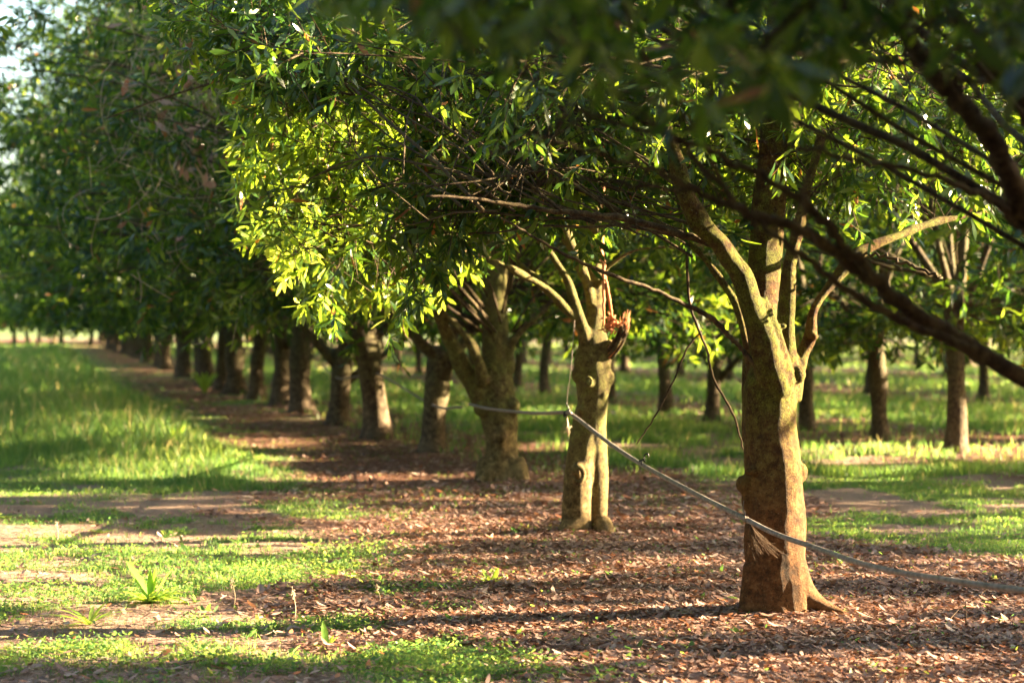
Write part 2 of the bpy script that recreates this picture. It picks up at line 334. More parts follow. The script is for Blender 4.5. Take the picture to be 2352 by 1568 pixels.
# ------------------------------------------------------------------ crowns
def grow_crown(seed, n_br, n_tw, n_sp, n_lf, leaf=0.12, rx=3.5, ry=2.5, zb=1.75, zt=8.0, zpow=1.0, world=None, carve=False,
               extra=None, keep=1.0, outer=0.45, rskirt=0.35, clear=None, sz=None, sun_tint=None):
    """branches from the axis to points in the crown, twigs on the branches, whorls of leaves on the twigs.
       returns (branch verts, quads), (leaf verts, quads, rnd); local coordinates"""
    g = np.random.default_rng(seed)
    ph = g.uniform(0, 2 * math.pi, n_br); tz = g.uniform(0, 1, n_br) ** zpow
    prof = np.sqrt(np.clip(1 - (tz * 0.98) ** 5.0, 0.02, 1)) * (0.80 + 0.20 * np.minimum(tz * 6, 1))
    rr = prof * g.uniform(0, 1, n_br) ** outer * (0.86 + 0.28 * noise3(np.stack([np.cos(ph) * 1.5, np.sin(ph) * 1.5, tz * 5], -1), seed))
    z = zb + tz * (zt - zb) - rskirt * rr ** 2 * (tz < 0.25)
    E = np.stack([np.cos(ph) * rr * rx, np.sin(ph) * rr * ry, z], -1)
    St = np.stack([E[:, 0] * 0.08, E[:, 1] * 0.08, np.maximum(1.25, np.minimum(z * 0.55, z - 0.3))], -1)
    if sz is not None: St[:, 2] = np.maximum(sz, E[:, 2] * 0.75); E[:, 2] = np.maximum(E[:, 2], St[:, 2] - 0.3)
    if extra is not None:
        E = np.concatenate([E, extra[0]]); St = np.concatenate([St, extra[1]])
    n = len(E); K = 9; t_ = np.linspace(0, 1, K)[None, :, None]
    mid = (St + E) / 2 + g.normal(0, 0.18, (n, 3)) + np.array([0, 0, 0.25])
    P = (1 - t_) ** 2 * St[:, None] + 2 * t_ * (1 - t_) * mid[:, None] + t_ ** 2 * E[:, None]
    P[:, 1:] += g.normal(0, 0.012, (n, K - 1, 3))
    ln = np.linalg.norm(E - St, axis=1)
    r0 = 0.004 + 0.0045 * ln * g.uniform(0.5, 1.3, n)
    if extra is not None: r0[-len(extra[0]):] *= 0.38
    rad = r0[:, None] * (1 - 0.75 * np.linspace(0, 1, K)[None])
    if carve:
        lg = lit_gap(P.reshape(-1, 3) + np.array(world)).reshape(n, K)
        blk = lg[:, 2:].any(1) if extra is None else (lg[:, 2:].any(1) & (g.uniform(0, 1, n) < 0.7))
        br = tubes(P[~blk], rad[~blk], 5)
    else: br = tubes(P, rad, 5)
    # twigs
    N2 = n * n_tw; ib = np.repeat(np.arange(n), n_tw); tt = g.uniform(0.45, 1.0, N2) ** 0.8 * (K - 1); i0 = np.minimum(tt.astype(int), K - 2); f = (tt - i0)[:, None]
    tp = P[ib, i0] * (1 - f) + P[ib, i0 + 1] * f; bd = nrm(P[ib, i0 + 1] - P[ib, i0])
    td = nrm(bd * 0.7 + g.normal(0, 0.6, (N2, 3)) + np.array([0, 0, 0.05])); tl = g.uniform(0.25, 0.65, N2)
    K2 = 4; s_ = np.linspace(0, 1, K2)[None, :, None]
    TP = tp[:, None] + td[:, None] * tl[:, None, None] * s_ + np.array([0, 0, -1.0]) * (s_ ** 2) * (tl * g.uniform(-0.15, 0.4, N2))[:, None, None]
    TP[:, 1:] += g.normal(0, 0.012, (N2, K2 - 1, 3))
    trad = np.full((N2, K2), 0.0032) * g.uniform(0.7, 1.5, (N2, 1)) * np.array([1, 0.85, 0.7, 0.5])
    mk = g.uniform(0, 1, N2) < 1.0
    # whorls
    N3 = N2 * n_sp; it = np.repeat(np.arange(N2), n_sp); ts = g.uniform(0.3, 1.0, N3) * (K2 - 1); j0 = np.minimum(ts.astype(int), K2 - 2); f = (ts - j0)[:, None]
    sp = TP[it, j0] * (1 - f) + TP[it, j0 + 1] * f; sd = nrm(TP[it, j0 + 1] - TP[it, j0])
    wc = sp + (0 if world is None else np.array(world))
    ok = g.uniform(0, 1, N3) < keep
    if carve:
        ok &= ~lit_gap(wc)
    if clear is not None: ok &= ~clear(wc)
    ok &= wc[:, 2] > 0.95
    sp, sd = sp[ok], sd[ok]; N3 = len(sp)
    clump = noise3(sp * 1.3 + seed, seed + 3)
    N4 = N3 * n_lf; il = np.repeat(np.arange(N3), n_lf)
    pos = sp[il] + sd[il] * g.uniform(-0.03, 0.09, N4)[:, None]
    dr = nrm(sd[il] * 0.55 + nrm(g.normal(0, 1, (N4, 3))) * 0.95 + np.array([0, 0, -0.42]))
    nn = nrm(np.array([0, 0, 0.55]) + g.normal(0, 0.9, (N4, 3)))
    L = leaf * g.uniform(0.65, 1.25, N4); Wd = L * g.uniform(0.18, 0.30, N4)
    rnd = np.clip(0.52 * clump[il] + 0.45 * g.uniform(0, 1, N4), 0, 0.93) ; rnd = np.where(g.uniform(0, 1, N4) < 0.012, 0.98, rnd)
    if sun_tint is not None:  # leaf colour raised to look sunlit
        k_ = sun_tint(pos + np.array(world)) & (rnd < 0.95); rnd = np.where(k_, np.clip(0.26 + 0.80 * rnd, 0, 0.93), rnd)
    if carve:
        wp = pos + np.array(world); o2 = ~lit_gap(wp + dr * L[:, None] * 0.5) & ~lit_gap(wp + dr * L[:, None] * 0.95)
        pos, dr, nn, L, Wd, rnd = pos[o2], dr[o2], nn[o2], L[o2], Wd[o2], rnd[o2]
    lf = leaves(pos, dr, nn, L, Wd, g.uniform(-0.45, 0.1, len(pos)), rnd=rnd)
    if carve or clear is not None:
        m_ = TP[:, -1] + (0 if world is None else np.array(world))
        mk &= ~(lit_gap(m_) & (g.uniform(0, 1, N2) < 0.7)) if carve else mk
        if clear is not None: mk &= ~clear(m_)
    tw = tubes(TP[mk], trad[mk], 3)
    return cat_geo([br, tw]), lf

def simple_trunk(seed, h=1.75, r=0.13, nl=5, top=4.5, lean=0.0):
    g = np.random.default_rng(seed); parts = []
    z = np.linspace(-0.05, h, 12); rr = r * (0.86 + 0.55 * np.exp(-z * 7) + 0.08 * (noise3(np.stack([z * 3, z * 0, z * 0], -1), seed) - 0.5) + 0.12 * sstep(h - 0.6, h, z))
    x = (noise3(np.stack([z * 0.8, z * 0 + 3, z * 0], -1), seed) - 0.5) * 0.16 * z + lean * z; y = (noise3(np.stack([z * 0.8, z * 0 + 9, z * 0], -1), seed) - 0.5) * 0.16 * z
    P = np.stack([x, y, z], -1)[None]; v, q_ = tubes(P, rr[None], 14)
    nz = noise3(v * np.array([9, 9, 3]), seed + 1) - 0.5; c_ = np.stack([np.interp(v[:, 2], z, x), np.interp(v[:, 2], z, y), v[:, 2]], -1)
    v = c_ + (v - c_) * (1 + 0.35 * nz)[:, None]; parts.append((v, q_))
    tip = P[0, -1]; a0 = g.uniform(0, 6.28)
    for i in range(nl):
        a = a0 + i * 6.283 / nl + g.uniform(-0.4, 0.4); up = g.uniform(0.7, 2.2) if i else 6
        d = nrm(np.array([math.cos(a), math.sin(a), up])); ln = g.uniform(1.6, 2.6) if i else top - h
        s = np.linspace(0, 1, 8)[:, None]; st = tip - np.array([0, 0, g.uniform(0.15, 0.5)])
        p = st + d * ln * s + nrm(g.normal(0, 1, 3)) * 0.18 * np.sin(s * 5) * s
        parts.append(tubes(p[None], (r * (0.62 if i == 0 else 0.42) * (1 - 0.7 * s[:, 0]))[None], 8))
    return cat_geo(parts)

def put_crown(parent, geo, name='crown', tw_mat=None):
    (bv, bq), (lv, lq, lr) = geo
    c = link(name, mesh_quads(name, lv, lq, {'rnd': lr}), M_leaf, parent)
    b_ = link('branchwork', mesh_quads('branchwork', bv, bq), tw_mat or M_twig, parent); b_['kind'] = 'stuff'
    return c, b_

# ------------------------------------------------------------------ hero trunks: tubes fused by a voxel remesh
def fused(name, strokes, depth0, voxel, origin, lumps, seed, smooth_it=6, amp=0.012, asc=(7, 7, 2.6)):
    """strokes: lists of (px, py, halfwidth px, depth offset); returns a mesh in coordinates local to origin"""
    parts = []
    for st in strokes:
        a = np.array([[*at(p[0], p[1], depth0 + p[3]), p[2] * MPP * (depth0 + p[3])] for p in st])
        s = spline(a, max(10, len(st) * 7)); parts.append(tubes(s[None, :, :3], np.maximum(s[None, :, 3], 0.004), 18))
    for lp in lumps:                                                # (px, py, r px, depth offset, sx, sy, sz)
        c_ = at(lp[0], lp[1], depth0 + lp[3]); r = lp[2] * MPP * depth0; zz = np.linspace(-1, 1, 9)
        P = c_ + np.stack([zz * 0, zz * 0, zz * r * lp[4]], -1); parts.append(tubes(P[None], (np.sqrt(np.clip(1 - zz ** 2, 0.02, 1)) * r)[None], 14))
    v, q_ = cat_geo(parts)
    me = mesh_quads(name + '_raw', v - origin, q_); o = bpy.data.objects.new('tmp', me); COL.objects.link(o)
    rm = o.modifiers.new('r', 'REMESH'); rm.mode = 'VOXEL'; rm.voxel_size = voxel; rm.use_smooth_shade = True
    sm = o.modifiers.new('s', 'SMOOTH'); sm.iterations = smooth_it; sm.factor = 0.5
    dg = bpy.context.evaluated_depsgraph_get(); me2 = bpy.data.meshes.new_from_object(o.evaluated_get(dg))
    bpy.data.objects.remove(o); bpy.data.meshes.remove(me)
    n = len(me2.vertices); co = np.empty(n * 3, np.float32); me2.vertices.foreach_get('co', co); co = co.reshape(-1, 3)
    no = np.empty(n * 3, np.float32); me2.vertices.foreach_get('normal', no); no = no.reshape(-1, 3)
    rot = co @ np.array([[0.80, -0.52, 0.30], [0.56, 0.83, -0.05], [-0.22, 0.21, 0.95]])
    big = noise3(rot * np.array(asc), seed) - 0.5; flute = noise3(rot * np.array([12, 12, 2.4]), seed + 1) - 0.5; fin = noise3(rot * 34 + 5, seed + 2) - 0.5
    co = co + no * (big * amp * 2.0 + flute * amp * 1.1 + fin * amp * 0.14)[:, None]
    me2.vertices.foreach_set('co', co.ravel()); me2.name = name; me2.update()
    me2.polygons.foreach_set('use_smooth', np.full(len(me2.polygons), True))
    return me2
def branch(name, pts, depth0, mat, parent, origin, label=None, sides=8, n=None, wig=0.006, seed=1):
    a = np.array([[*at(p[0], p[1], depth0 + p[3]), p[2] * MPP * (depth0 + p[3])] for p in pts])
    s = spline(a, n or len(pts) * 6); g = np.random.default_rng(seed); s[1:-1, :3] += g.normal(0, wig, (len(s) - 2, 3)); s[:, 3] *= g.uniform(0.93, 1.08, len(s))
    v, q_ = tubes(s[None, :, :3] - origin, np.maximum(s[None, :, 3], 0.0015), sides)
    o = link(name, mesh_quads(name, v, q_), mat, parent)
    if label: o['label'] = label
    return o, s[:, :3]

G_ROW1 = 'macadamia trees of the near row'
# ---- tree A, the russet and mossy one in focus
oA = np.array([1.21, 9.0, 0.0])
A = tag(empty('macadamia_tree', oA), 'front macadamia tree in sharp focus, thick russet and mossy trunk crossed by the hose', 'tree', G_ROW1)
A_st = [
    [(1792, 1450, 86, 0), (1790, 1408, 80, 0), (1786, 1350, 72, 0), (1780, 1250, 68, 0), (1776, 1150, 68, 0), (1771, 1060, 66, 0), (1767, 980, 62, 0), (1768, 900, 62, 0), (1780, 850, 56, 0.02), (1790, 800, 40, 0.02)],
    [(1752, 1010, 50, 0.05), (1743, 880, 42, 0.14), (1744, 760, 38, 0.22), (1756, 620, 40, 0.26), (1766, 480, 38, 0.28), (1776, 330, 36, 0.26), (1788, 150, 38, 0.22), (1800, -60, 34, 0.24), (1805, -500, 28, 0.24)],
    [(1785, 905, 42, -0.05), (1765, 830, 36, -0.10), (1747, 759, 29, -0.14), (1717, 671, 26, -0.18), (1695, 619, 25, -0.2), (1655, 564, 24, -0.22), (1611, 513, 23, -0.26), (1582, 465, 21, -0.3), (1560, 400, 16, -0.3), (1535, 300, 13, -0.35), (1500, 200, 9, -0.4)],
    [(1800, 880, 30, -0.06), (1794, 814, 17, -0.10), (1780, 755, 12, -0.13), (1764, 710, 10, -0.14), (1754, 682, 9, -0.15)],
    [(1800, 900, 34, 0), (1806, 830, 24, -0.02), (1804, 759, 20, -0.02), (1809, 667, 20, 0.0), (1814, 600, 19, 0.02), (1834, 520, 14, 0.04), (1856, 430, 12, 0.1), (1890, 300, 10, 0.15)],
    [(1805, 910, 36, 0.02), (1825, 860, 24, 0.04), (1845, 810, 19, 0.06), (1862, 770, 20, 0.07), (1870, 715, 16, 0.08), (1899, 665, 16, 0.10), (1941, 612, 15, 0.14), (1985, 575, 13, 0.2), (2050, 545, 12, 0.3), (2150, 510, 10, 0.45), (2260, 490, 8, 0.6)],
    [(1735, 860, 22, 0.08), (1712, 780, 12, 0.10), (1690, 700, 10, 0.12), (1640, 620, 9, 0.16), (1585, 560, 7, 0.2), (1500, 505, 6, 0.3)],
    [(1812, 1290, 40, -0.02), (1832, 1345, 34, -0.03), (1864, 1378, 24, -0.05), (1900, 1397, 16, -0.08), (1935, 1408, 12, -0.10), (1975, 1420, 8, -0.12)],
    [(1740, 1300, 30, -0.03), (1728, 1380, 30, -0.05), (1716, 1425, 26, -0.08)],
    [(1770, 1330, 30, -0.06), (1790, 1400, 34, -0.09), (1800, 1440, 30, -0.12)],
]
A_lp = [(1706, 1112, 20, -0.04, 1.3), (1716, 1150, 20, -0.03, 1.6), (1722, 1082, 14, -0.10, 0.9), (1838, 1085, 16, -0.03, 1.4), (1832, 860, 17, -0.05, 1.2), (1868, 772, 13, 0.03, 0.8), (1799, 748, 10, -0.12, 0.8)]
link('trunk', fused('trunk', A_st, 9.0, 0.0075, oA, A_lp, 5, smooth_it=6, amp=0.014, asc=(8, 8, 4.5)), M_barkA, A)
_, pL5 = branch('branch', [(1735, 836, 6, -0.12), (1700, 797, 5.5, -0.14), (1673, 770, 6, -0.16), (1637, 733, 6.5, -0.2), (1600, 711, 5.5, -0.24), (1545, 685, 5, -0.3), (1490, 660, 4.5, -0.36), (1400, 630, 4.5, -0.46), (1290, 580, 4, -0.6), (1220, 540, 3, -0.7), (1150, 500, 2.5, -0.8)],
       9.0, M_twig, A, oA, 'thin brown branch sagging left from the fork of the trunk', seed=2, wig=0.002)
_, pL6 = branch('branch', [(1645, 562, 11, -0.17), (1600, 547, 9, -0.2), (1568, 541, 8, -0.24), (1500, 518, 8, -0.3), (1429, 501, 8, -0.4), (1350, 492, 7, -0.5), (1272, 484, 6, -0.6), (1180, 470, 5, -0.7), (1080, 455, 3.5, -0.8), (980, 450, 2.5, -0.9)],
       9.0, M_twig, A, oA, 'dark reddish branch running level to the left', seed=3, wig=0.002)
_, pL8 = branch('branch', [(1975, 580, 4, 0.1), (2040, 590, 4, 0.0), (2100, 612, 3.5, -0.1), (2150, 632, 3.5, -0.15), (2163, 640, 2, -0.16)], 9.1, M_twig, A, oA, 'short bare broken twig pointing right', seed=4)
_, pd = branch('dead_branch', [(1540, 380, 4, 0.3), (1575, 560, 3.2, 0.3), (1585, 700, 3.2, 0.3), (1622, 800, 2.8, 0.3), (1640, 870, 2.8, 0.3), (1688, 960, 2.4, 0.3), (1707, 1032, 1.5, 0.3)], 9.0, M_twig, A, oA, 'bare dark dead branch hanging down beside the trunk', seed=6, wig=0.0015)
branch('dead_branch', [(1612, 760, 2.2, 0.3), (1578, 800, 2.2, 0.3), (1545, 880, 2.2, 0.3), (1503, 958, 1.8, 0.3), (1462, 1020, 1.5, 0.3)], 9.0, M_twig, A, oA, 'thin bare dead branch hanging left of the trunk and curving away', seed=7, wig=0.0015)

def sun_tint(wc):  # sunlight put into the leaf colour: brighter, yellower leaves in the sunlit spray
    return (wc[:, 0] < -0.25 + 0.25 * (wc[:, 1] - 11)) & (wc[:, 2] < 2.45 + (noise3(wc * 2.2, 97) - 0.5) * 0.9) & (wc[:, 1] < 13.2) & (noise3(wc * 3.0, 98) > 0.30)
def clear_front(wc):
    """the open space under the crowns of the two front trees"""
    d = np.maximum(wc[:, 1], 0.5); px = (512 + 1991 * wc[:, 0] / d) / 0.43537; py = (322 - 1991 * (wc[:, 2] - CAMH) / d) / 0.43495
    front = (px < 860) & (py > 250) & (d < 10.1)
    xs_ = np.array([300, 480, 560, 640, 740, 790, 860, 960, 1010, 1100, 1300, 1500, 1700, 1900, 2100, 2352]); lo = np.array([150, 220, 560, 620, 690, 740, 740, 690, 640, 575, 520, 520, 500, 480, 560, 640])
    jag = (noise3(np.stack([px / 45, py / 60, px * 0], -1), 91) - 0.5) * 170
    return front | (py > np.interp(px, xs_, lo) + jag) | ((px < 540 + jag * 0.5) & (py > 200)) | (px < 330 + 0.7 * py + jag * 0.3) & (px < 520)

rg = np.random.default_rng(12)
def sprays(n, box, dmin, dmax, starts, origin):
    """targets for branch ends: (x0,x1,y0,y1) in the view, at depths dmin..dmax"""
    E = np.array([at(rg.uniform(box[0], box[1]), rg.uniform(box[2], box[3]), rg.uniform(dmin, dmax)) for _ in range(n)])
    s = np.array(starts)[rg.integers(0, len(starts), n)] + rg.normal(0, 0.05, (n, 3))
    return E - origin, s - origin
limbpts = [at(1560, 400, 8.7), at(1611, 513, 8.8), at(1500, 220, 8.6), at(1780, 330, 9.2), at(1790, 100, 9.2), at(1500, 505, 9.3)] + list(pL6[10::6])
e1 = sprays(46, (560, 900, 230, 640), 10.2, 11.2, limbpts, oA)
e2 = sprays(60, (850, 1650, 60, 520), 9.3, 11.4, limbpts, oA)
e3 = sprays(50, (1500, 2500, 0, 480), 9.2, 11.4, [at(1856, 430, 9.1), at(2150, 510, 9.45), at(1790, 150, 9.2), at(2260, 490, 9.6)], oA)
e4 = sprays(16, (420, 700, -60, 200), 9.9, 11.5, limbpts, oA)
eA = (np.concatenate([e1[0], e2[0], e3[0], e4[0]]), np.concatenate([e1[1], e2[1], e3[1], e4[1]]))
put_crown(A, grow_crown(101, 60, 12, 4, 8, leaf=0.090, rx=3.0, ry=1.9, zb=2.1, zt=6.5, zpow=1.0, world=oA, carve=True, extra=eA, clear=clear_front, sz=2.45, keep=0.72, sun_tint=sun_tint))

# ---- tree B, knotted, with the torn orange limb
oB = np.array([0.46, 12.5, 0.0])
B = tag(empty('macadamia_tree', oB), 'knotted olive macadamia tree second from the front with a torn orange limb', 'tree', G_ROW1)
B_st = [
    [(1318, 1245, 34, -0.02), (1322, 1190, 34, -0.03), (1326, 1120, 34, -0.04), (1334, 1060, 34, -0.02), (1345, 1000, 36, 0), (1356, 940, 36, 0)],
    [(1378, 1235, 26, 0.05), (1374, 1180, 25, 0.05), (1372, 1110, 28, 0.04), (1366, 1040, 32, 0.02), (1360, 980, 34, 0), (1360, 920, 36, 0), (1361, 870, 42, 0), (1357, 830, 40, 0), (1362, 790, 32, 0), (1366, 740, 24, 0.03), (1369, 670, 22, 0.05), (1369, 584, 20, 0.06), (1369, 470, 18, 0.08), (1372, 300, 16, 0.1), (1378, 60, 14, 0.1), (1380, -200, 12, 0.1)],
    [(1352, 815, 24, -0.02), (1340, 760, 15, -0.05), (1315, 681, 11, -0.1), (1298, 635, 10.5, -0.12), (1272, 592, 9.5, -0.15), (1243, 555, 9, -0.2), (1221, 533, 8, -0.25), (1170, 470, 6, -0.3), (1120, 400, 5, -0.3)],
    [(1338, 760, 12, -0.03), (1318, 728, 11, -0.08), (1295, 704, 10, -0.12), (1269, 675, 10, -0.16), (1238, 652, 8, -0.2), (1187, 624, 7.5, -0.3), (1144, 601, 7, -0.4), (1073, 578, 6, -0.5), (980, 560, 4, -0.6)],
    [(1275, 684, 10, -0.12), (1215, 624, 10.5, -0.05), (1175, 587, 10, 0.0), (1138, 558, 11, 0.05), (1110, 540, 9, 0.1), (1060, 500, 7, 0.2)],
    [(1358, 700, 14, 0.0), (1346, 641, 11, -0.03), (1323, 590, 11, -0.06), (1300, 535, 12, -0.08), (1286, 498, 11, -0.1), (1278, 430, 10, -0.1), (1255, 330, 8, -0.1), (1240, 200, 6, -0.1)],
    [(1378, 655, 8, -0.02), (1389, 624, 6, -0.05), (1409, 604, 5, -0.07), (1443, 581, 5, -0.1), (1486, 570, 5, -0.15), (1543, 567, 4.5, -0.2), (1620, 560, 3.5, -0.3)],
    [(1380, 850, 18, -0.03), (1392, 815, 13, -0.05), (1405, 785, 9, -0.06)],
    [(1318, 1200, 30, -0.05), (1300, 1225, 24, -0.1), (1290, 1240, 16, -0.14)],
    [(1380, 1200, 22, -0.02), (1395, 1222, 18, -0.08), (1402, 1238, 12, -0.12)],
]
B_lp = [(1325, 862, 14, -0.02, 1.6), (1400, 868, 11, -0.02, 1.5), (1385, 905, 12, -0.06, 1.4), (1326, 1082, 16, -0.12, 1.3), (1345, 1085, 12, -0.10, 1.5), (1352, 880, 12, -0.12, 0.9), (1330, 940, 10, -0.08, 1)]
link('trunk', fused('trunk', B_st, 12.5, 0.010, oB, B_lp, 15, smooth_it=4, amp=0.012), M_barkB, B)
# ring knot with a dark hollow
def ring_knot(cen, r, parent, origin, mat, sx=0.7, name='knot'):
    a = np.linspace(0, 2 * math.pi, 19)
    P = np.stack([np.cos(a) * r * sx, 0 * a, np.sin(a) * r], -1) + cen - origin
    v, q_ = tubes(P[None], np.full((1, 19), r * 0.34), 8)
    return link(name, mesh_quads(name, v, q_), mat, parent)
ring_knot(at(1328, 1090, 12.5 - 0.225), 0.048, B, oB, M_barkB)
ring_knot(at(1352, 876, 12.5 - 0.225), 0.026, B, oB, M_barkB)
# torn limb: a splintered stub, orange wood on top
g = np.random.default_rng(4); parts = []
for i in range(34):
    p0 = at(1398 + g.uniform(-7, 7), 812 + g.uniform(-15, 12), 12.42); p1 = at(1440 + g.uniform(-16, 8), 722 + g.uniform(-14, 45), 12.36 + g.uniform(-0.05, 0.05))
    s = np.linspace(0, 1, 7)[:, None]; P = p0 * (1 - s) + p1 * s + np.array([0.02, 0, 0]) * np.sin(s * 3.1); parts.append(tubes((P - oB)[None], (np.array([6, 6, 5.5, 5, 4, 3, 0.8]) * 0.0016 * g.uniform(0.4, 1.2))[None], 6))
v, q_ = cat_geo(parts); o = link('torn_limb', mesh_quads('torn_limb', v, q_), None, B); o.data.materials.append(M_barkC); o.data.materials.append(M_torn); o['label'] = 'splintered torn limb stub with raw orange wood'
fz = np.array([p.center[2] for p in o.data.polygons]); fx = np.array([p.index for p in o.data.polygons])
hz = at(1430, 745, 12.4)[2]; o.data.polygons.foreach_set('material_index', ((fz > hz) & ((fx // 48) % 3 > 0) | ((fx // 48) % 5 == 0)).astype(np.int32))
parts = []
for i in range(60):
    c_ = at(1405 + g.normal(0, 8), 745 + g.normal(0, 7), 12.34) ; d_ = nrm(g.normal(0, 1, 3) + np.array([0, 0, -0.2])) * g.uniform(0.02, 0.06)
    parts.append(tubes(np.array([c_, c_ + d_ * 0.5 + g.normal(0, 0.004, 3), c_ + d_])[None] - oB, np.array([[0.007, 0.006, 0.003]]), 4))
v, q_ = cat_geo(parts); link('splinters', mesh_quads('splinters', v, q_), M_torn, B)['label'] = 'bunch of bright orange wood splinters'
branch('bark_strip', [(1386, 420, 5, -0.25), (1386, 513, 5, -0.25), (1380, 570, 6, -0.26), (1386, 618, 5, -0.26), (1386, 680, 3.5, -0.24), (1387, 745, 2.5, -0.22)], 12.5, M_torn, B, oB, 'orange strip of peeled bark hanging down', seed=8, sides=5, wig=0.002)
branch('bark_strip', [(1388, 625, 3, -0.25), (1395, 660, 3.5, -0.24), (1402, 700, 3.5, -0.2), (1407, 735, 2.5, -0.16)], 12.5, M_torn, B, oB, 'short slanting orange strip of bark', seed=9, sides=5, wig=0.002)
limbB = [at(1240, 200, 12.4), at(1110, 540, 12.6), at(1120, 400, 12.2), at(1073, 578, 12.0), at(1372, 300, 12.6), at(1378, 60, 12.6), at(1170, 470, 12.2)]
e1 = sprays(46, (570, 1050, 330, 700), 11.6, 13.0, limbB, oB)
e2 = sprays(50, (900, 1700, -50, 520), 12.0, 14.5, limbB, oB)
eB = (np.concatenate([e1[0], e2[0]]), np.concatenate([e1[1], e2[1]]))
put_crown(B, grow_crown(102, 110, 11, 4, 7, leaf=0.098, rx=3.3, ry=2.1, zb=2.2, zt=7.0, zpow=1.1, world=oB, carve=True, extra=eB, clear=clear_front, sz=2.9, keep=0.8, sun_tint=sun_tint))

# ---- tree C, leaning V
oC = np.array([-0.09, 16.85, 0.0])
C = tag(empty('macadamia_tree', oC), 'thick grey macadamia tree third from the front, its trunk splitting low into a leaning V', 'tree', G_ROW1)
C_st = [
    [(1155, 1115, 58, 0), (1152, 1085, 48, 0), (1150, 1020, 38, 0), (1146, 960, 44, 0), (1138, 900, 42, 0), (1136, 850, 36, 0), (1136, 780, 34, 0), (1135, 640, 34, 0.05), (1133, 500, 38, 0.1), (1135, 300, 30, 0.1), (1135, 0, 24, 0.1)],
    [(1135, 950, 36, 0), (1105, 910, 28, -0.05), (1080, 869, 22, -0.1), (1054, 825, 18, -0.15), (1028, 770, 15, -0.2), (1006, 720, 13, -0.3), (987, 670, 11, -0.3), (965, 590, 10, -0.3), (940, 500, 8, -0.3)],
    [(1110, 880, 14, -0.15), (1100, 830, 9, -0.25), (1075, 780, 9, -0.3), (1045, 745, 8, -0.3), (1010, 700, 6, -0.35), (985, 680, 4, -0.4)],
    [(1160, 850, 20, 0), (1170, 800, 11, -0.05), (1195, 765, 7, -0.1), (1225, 735, 6, -0.15), (1270, 700, 4, -0.2)],
    [(1125, 1060, 26, -0.05), (1112, 1100, 22, -0.12), (1100, 1118, 14, -0.2)], [(1180, 1060, 24, -0.05), (1196, 1098, 20, -0.12), (1212, 1115, 12, -0.18)],
]
C_lp = [(1180, 935, 15, -0.1, 1.4), (1110, 935, 22, -0.08, 1.2), (1150, 1000, 14, -0.15, 1.5)]
link('trunk', fused('trunk', C_st, 16.85, 0.016, oC, C_lp, 25, smooth_it=3, amp=0.02), M_barkB, C)
put_crown(C, grow_crown(103, 190, 8, 4, 6, leaf=0.14, rx=3.6, ry=2.3, zb=1.95, zt=7.6, zpow=1.1, world=oC, carve=True, clear=lambda w: (w[:, 1] < 16.5) & clear_front(w)))

# ---- tree Z, standing just outside the right edge: its branches and leaves hang over the view, dark and out of focus
oZ = np.array([1.98, 5.7, 0.0])
Z = tag(empty('macadamia_tree', oZ), 'nearest macadamia tree, dark blurred branches and leaves reaching in from the right edge', 'tree', G_ROW1)
v, q_ = simple_trunk(61, 1.1, 0.14, 4, 4.2); link('trunk', mesh_quads('trunk', v, q_), M_barkA, Z)
zb_ = [
    [(2800, 1150, 26, 0.5), (2560, 980, 24, 0.35), (2352, 868, 23, 0.2), (2200, 785, 21, 0.1), (2100, 715, 20, 0.0), (2000, 640, 17, -0.1), (1900, 565, 15, -0.2), (1820, 520, 13, -0.3), (1740, 495, 11, -0.35), (1640, 455, 8, -0.5), (1500, 390, 6, -0.6), (1350, 345, 5, -0.7), (1200, 300, 3.5, -0.8)],
    [(2240, 800, 12, 0.1), (2130, 765, 11, 0.0), (2030, 715, 10, -0.1), (1940, 660, 9, -0.2), (1860, 600, 8, -0.3), (1810, 560, 7, -0.35), (1700, 470, 6, -0.4), (1580, 340, 5, -0.5), (1450, 260, 4, -0.6)],
    [(2020, 640, 13, -0.15), (1950, 575, 12, -0.2), (1880, 500, 11, -0.25), (1800, 435, 9, -0.35), (1700, 380, 8, -0.4), (1590, 330, 7, -0.5), (1450, 290, 6, -0.6), (1300, 240, 5, -0.7)],
    [(2700, 1000, 26, 0.4), (2500, 720, 30, 0.2), (2352, 490, 27, 0.0), (2290, 340, 26, -0.1), (2215, 245, 24, -0.15), (2130, 150, 22, -0.2), (2075, 50, 20, -0.25), (2040, -80, 18, -0.3)],
    [(2600, 760, 24, 0.2), (2440, 420, 22, 0.1), (2340, 230, 20, 0.0), (2260, 110, 18, -0.1), (2190, 20, 17, -0.15), (2120, -90, 15, -0.2)],
    [(2340, 520, 10, 0.0), (2260, 450, 9, -0.1), (2120, 400, 7, -0.2), (1980, 370, 6, -0.3), (1800, 330, 5, -0.4)],
    [(2330, 200, 10, 0.0), (2200, 175, 8, -0.2), (2050, 140, 7, -0.4), (1850, 130, 6, -0.6), (1650, 90, 5, -0.8)],
    [(1600, 440, 5, -0.5), (1480, 425, 5, -0.6), (1350, 410, 4, -0.6), (1200, 420, 3, -0.7), (1100, 390, 2.5, -0.7)],
]
zpts = []
for i, b_ in enumerate(zb_):
    _, pp = branch('branch', b_, 5.2, M_twig, Z, oZ, seed=20 + i, wig=0.004, sides=9); zpts += list(pp[len(pp) // 2::3])
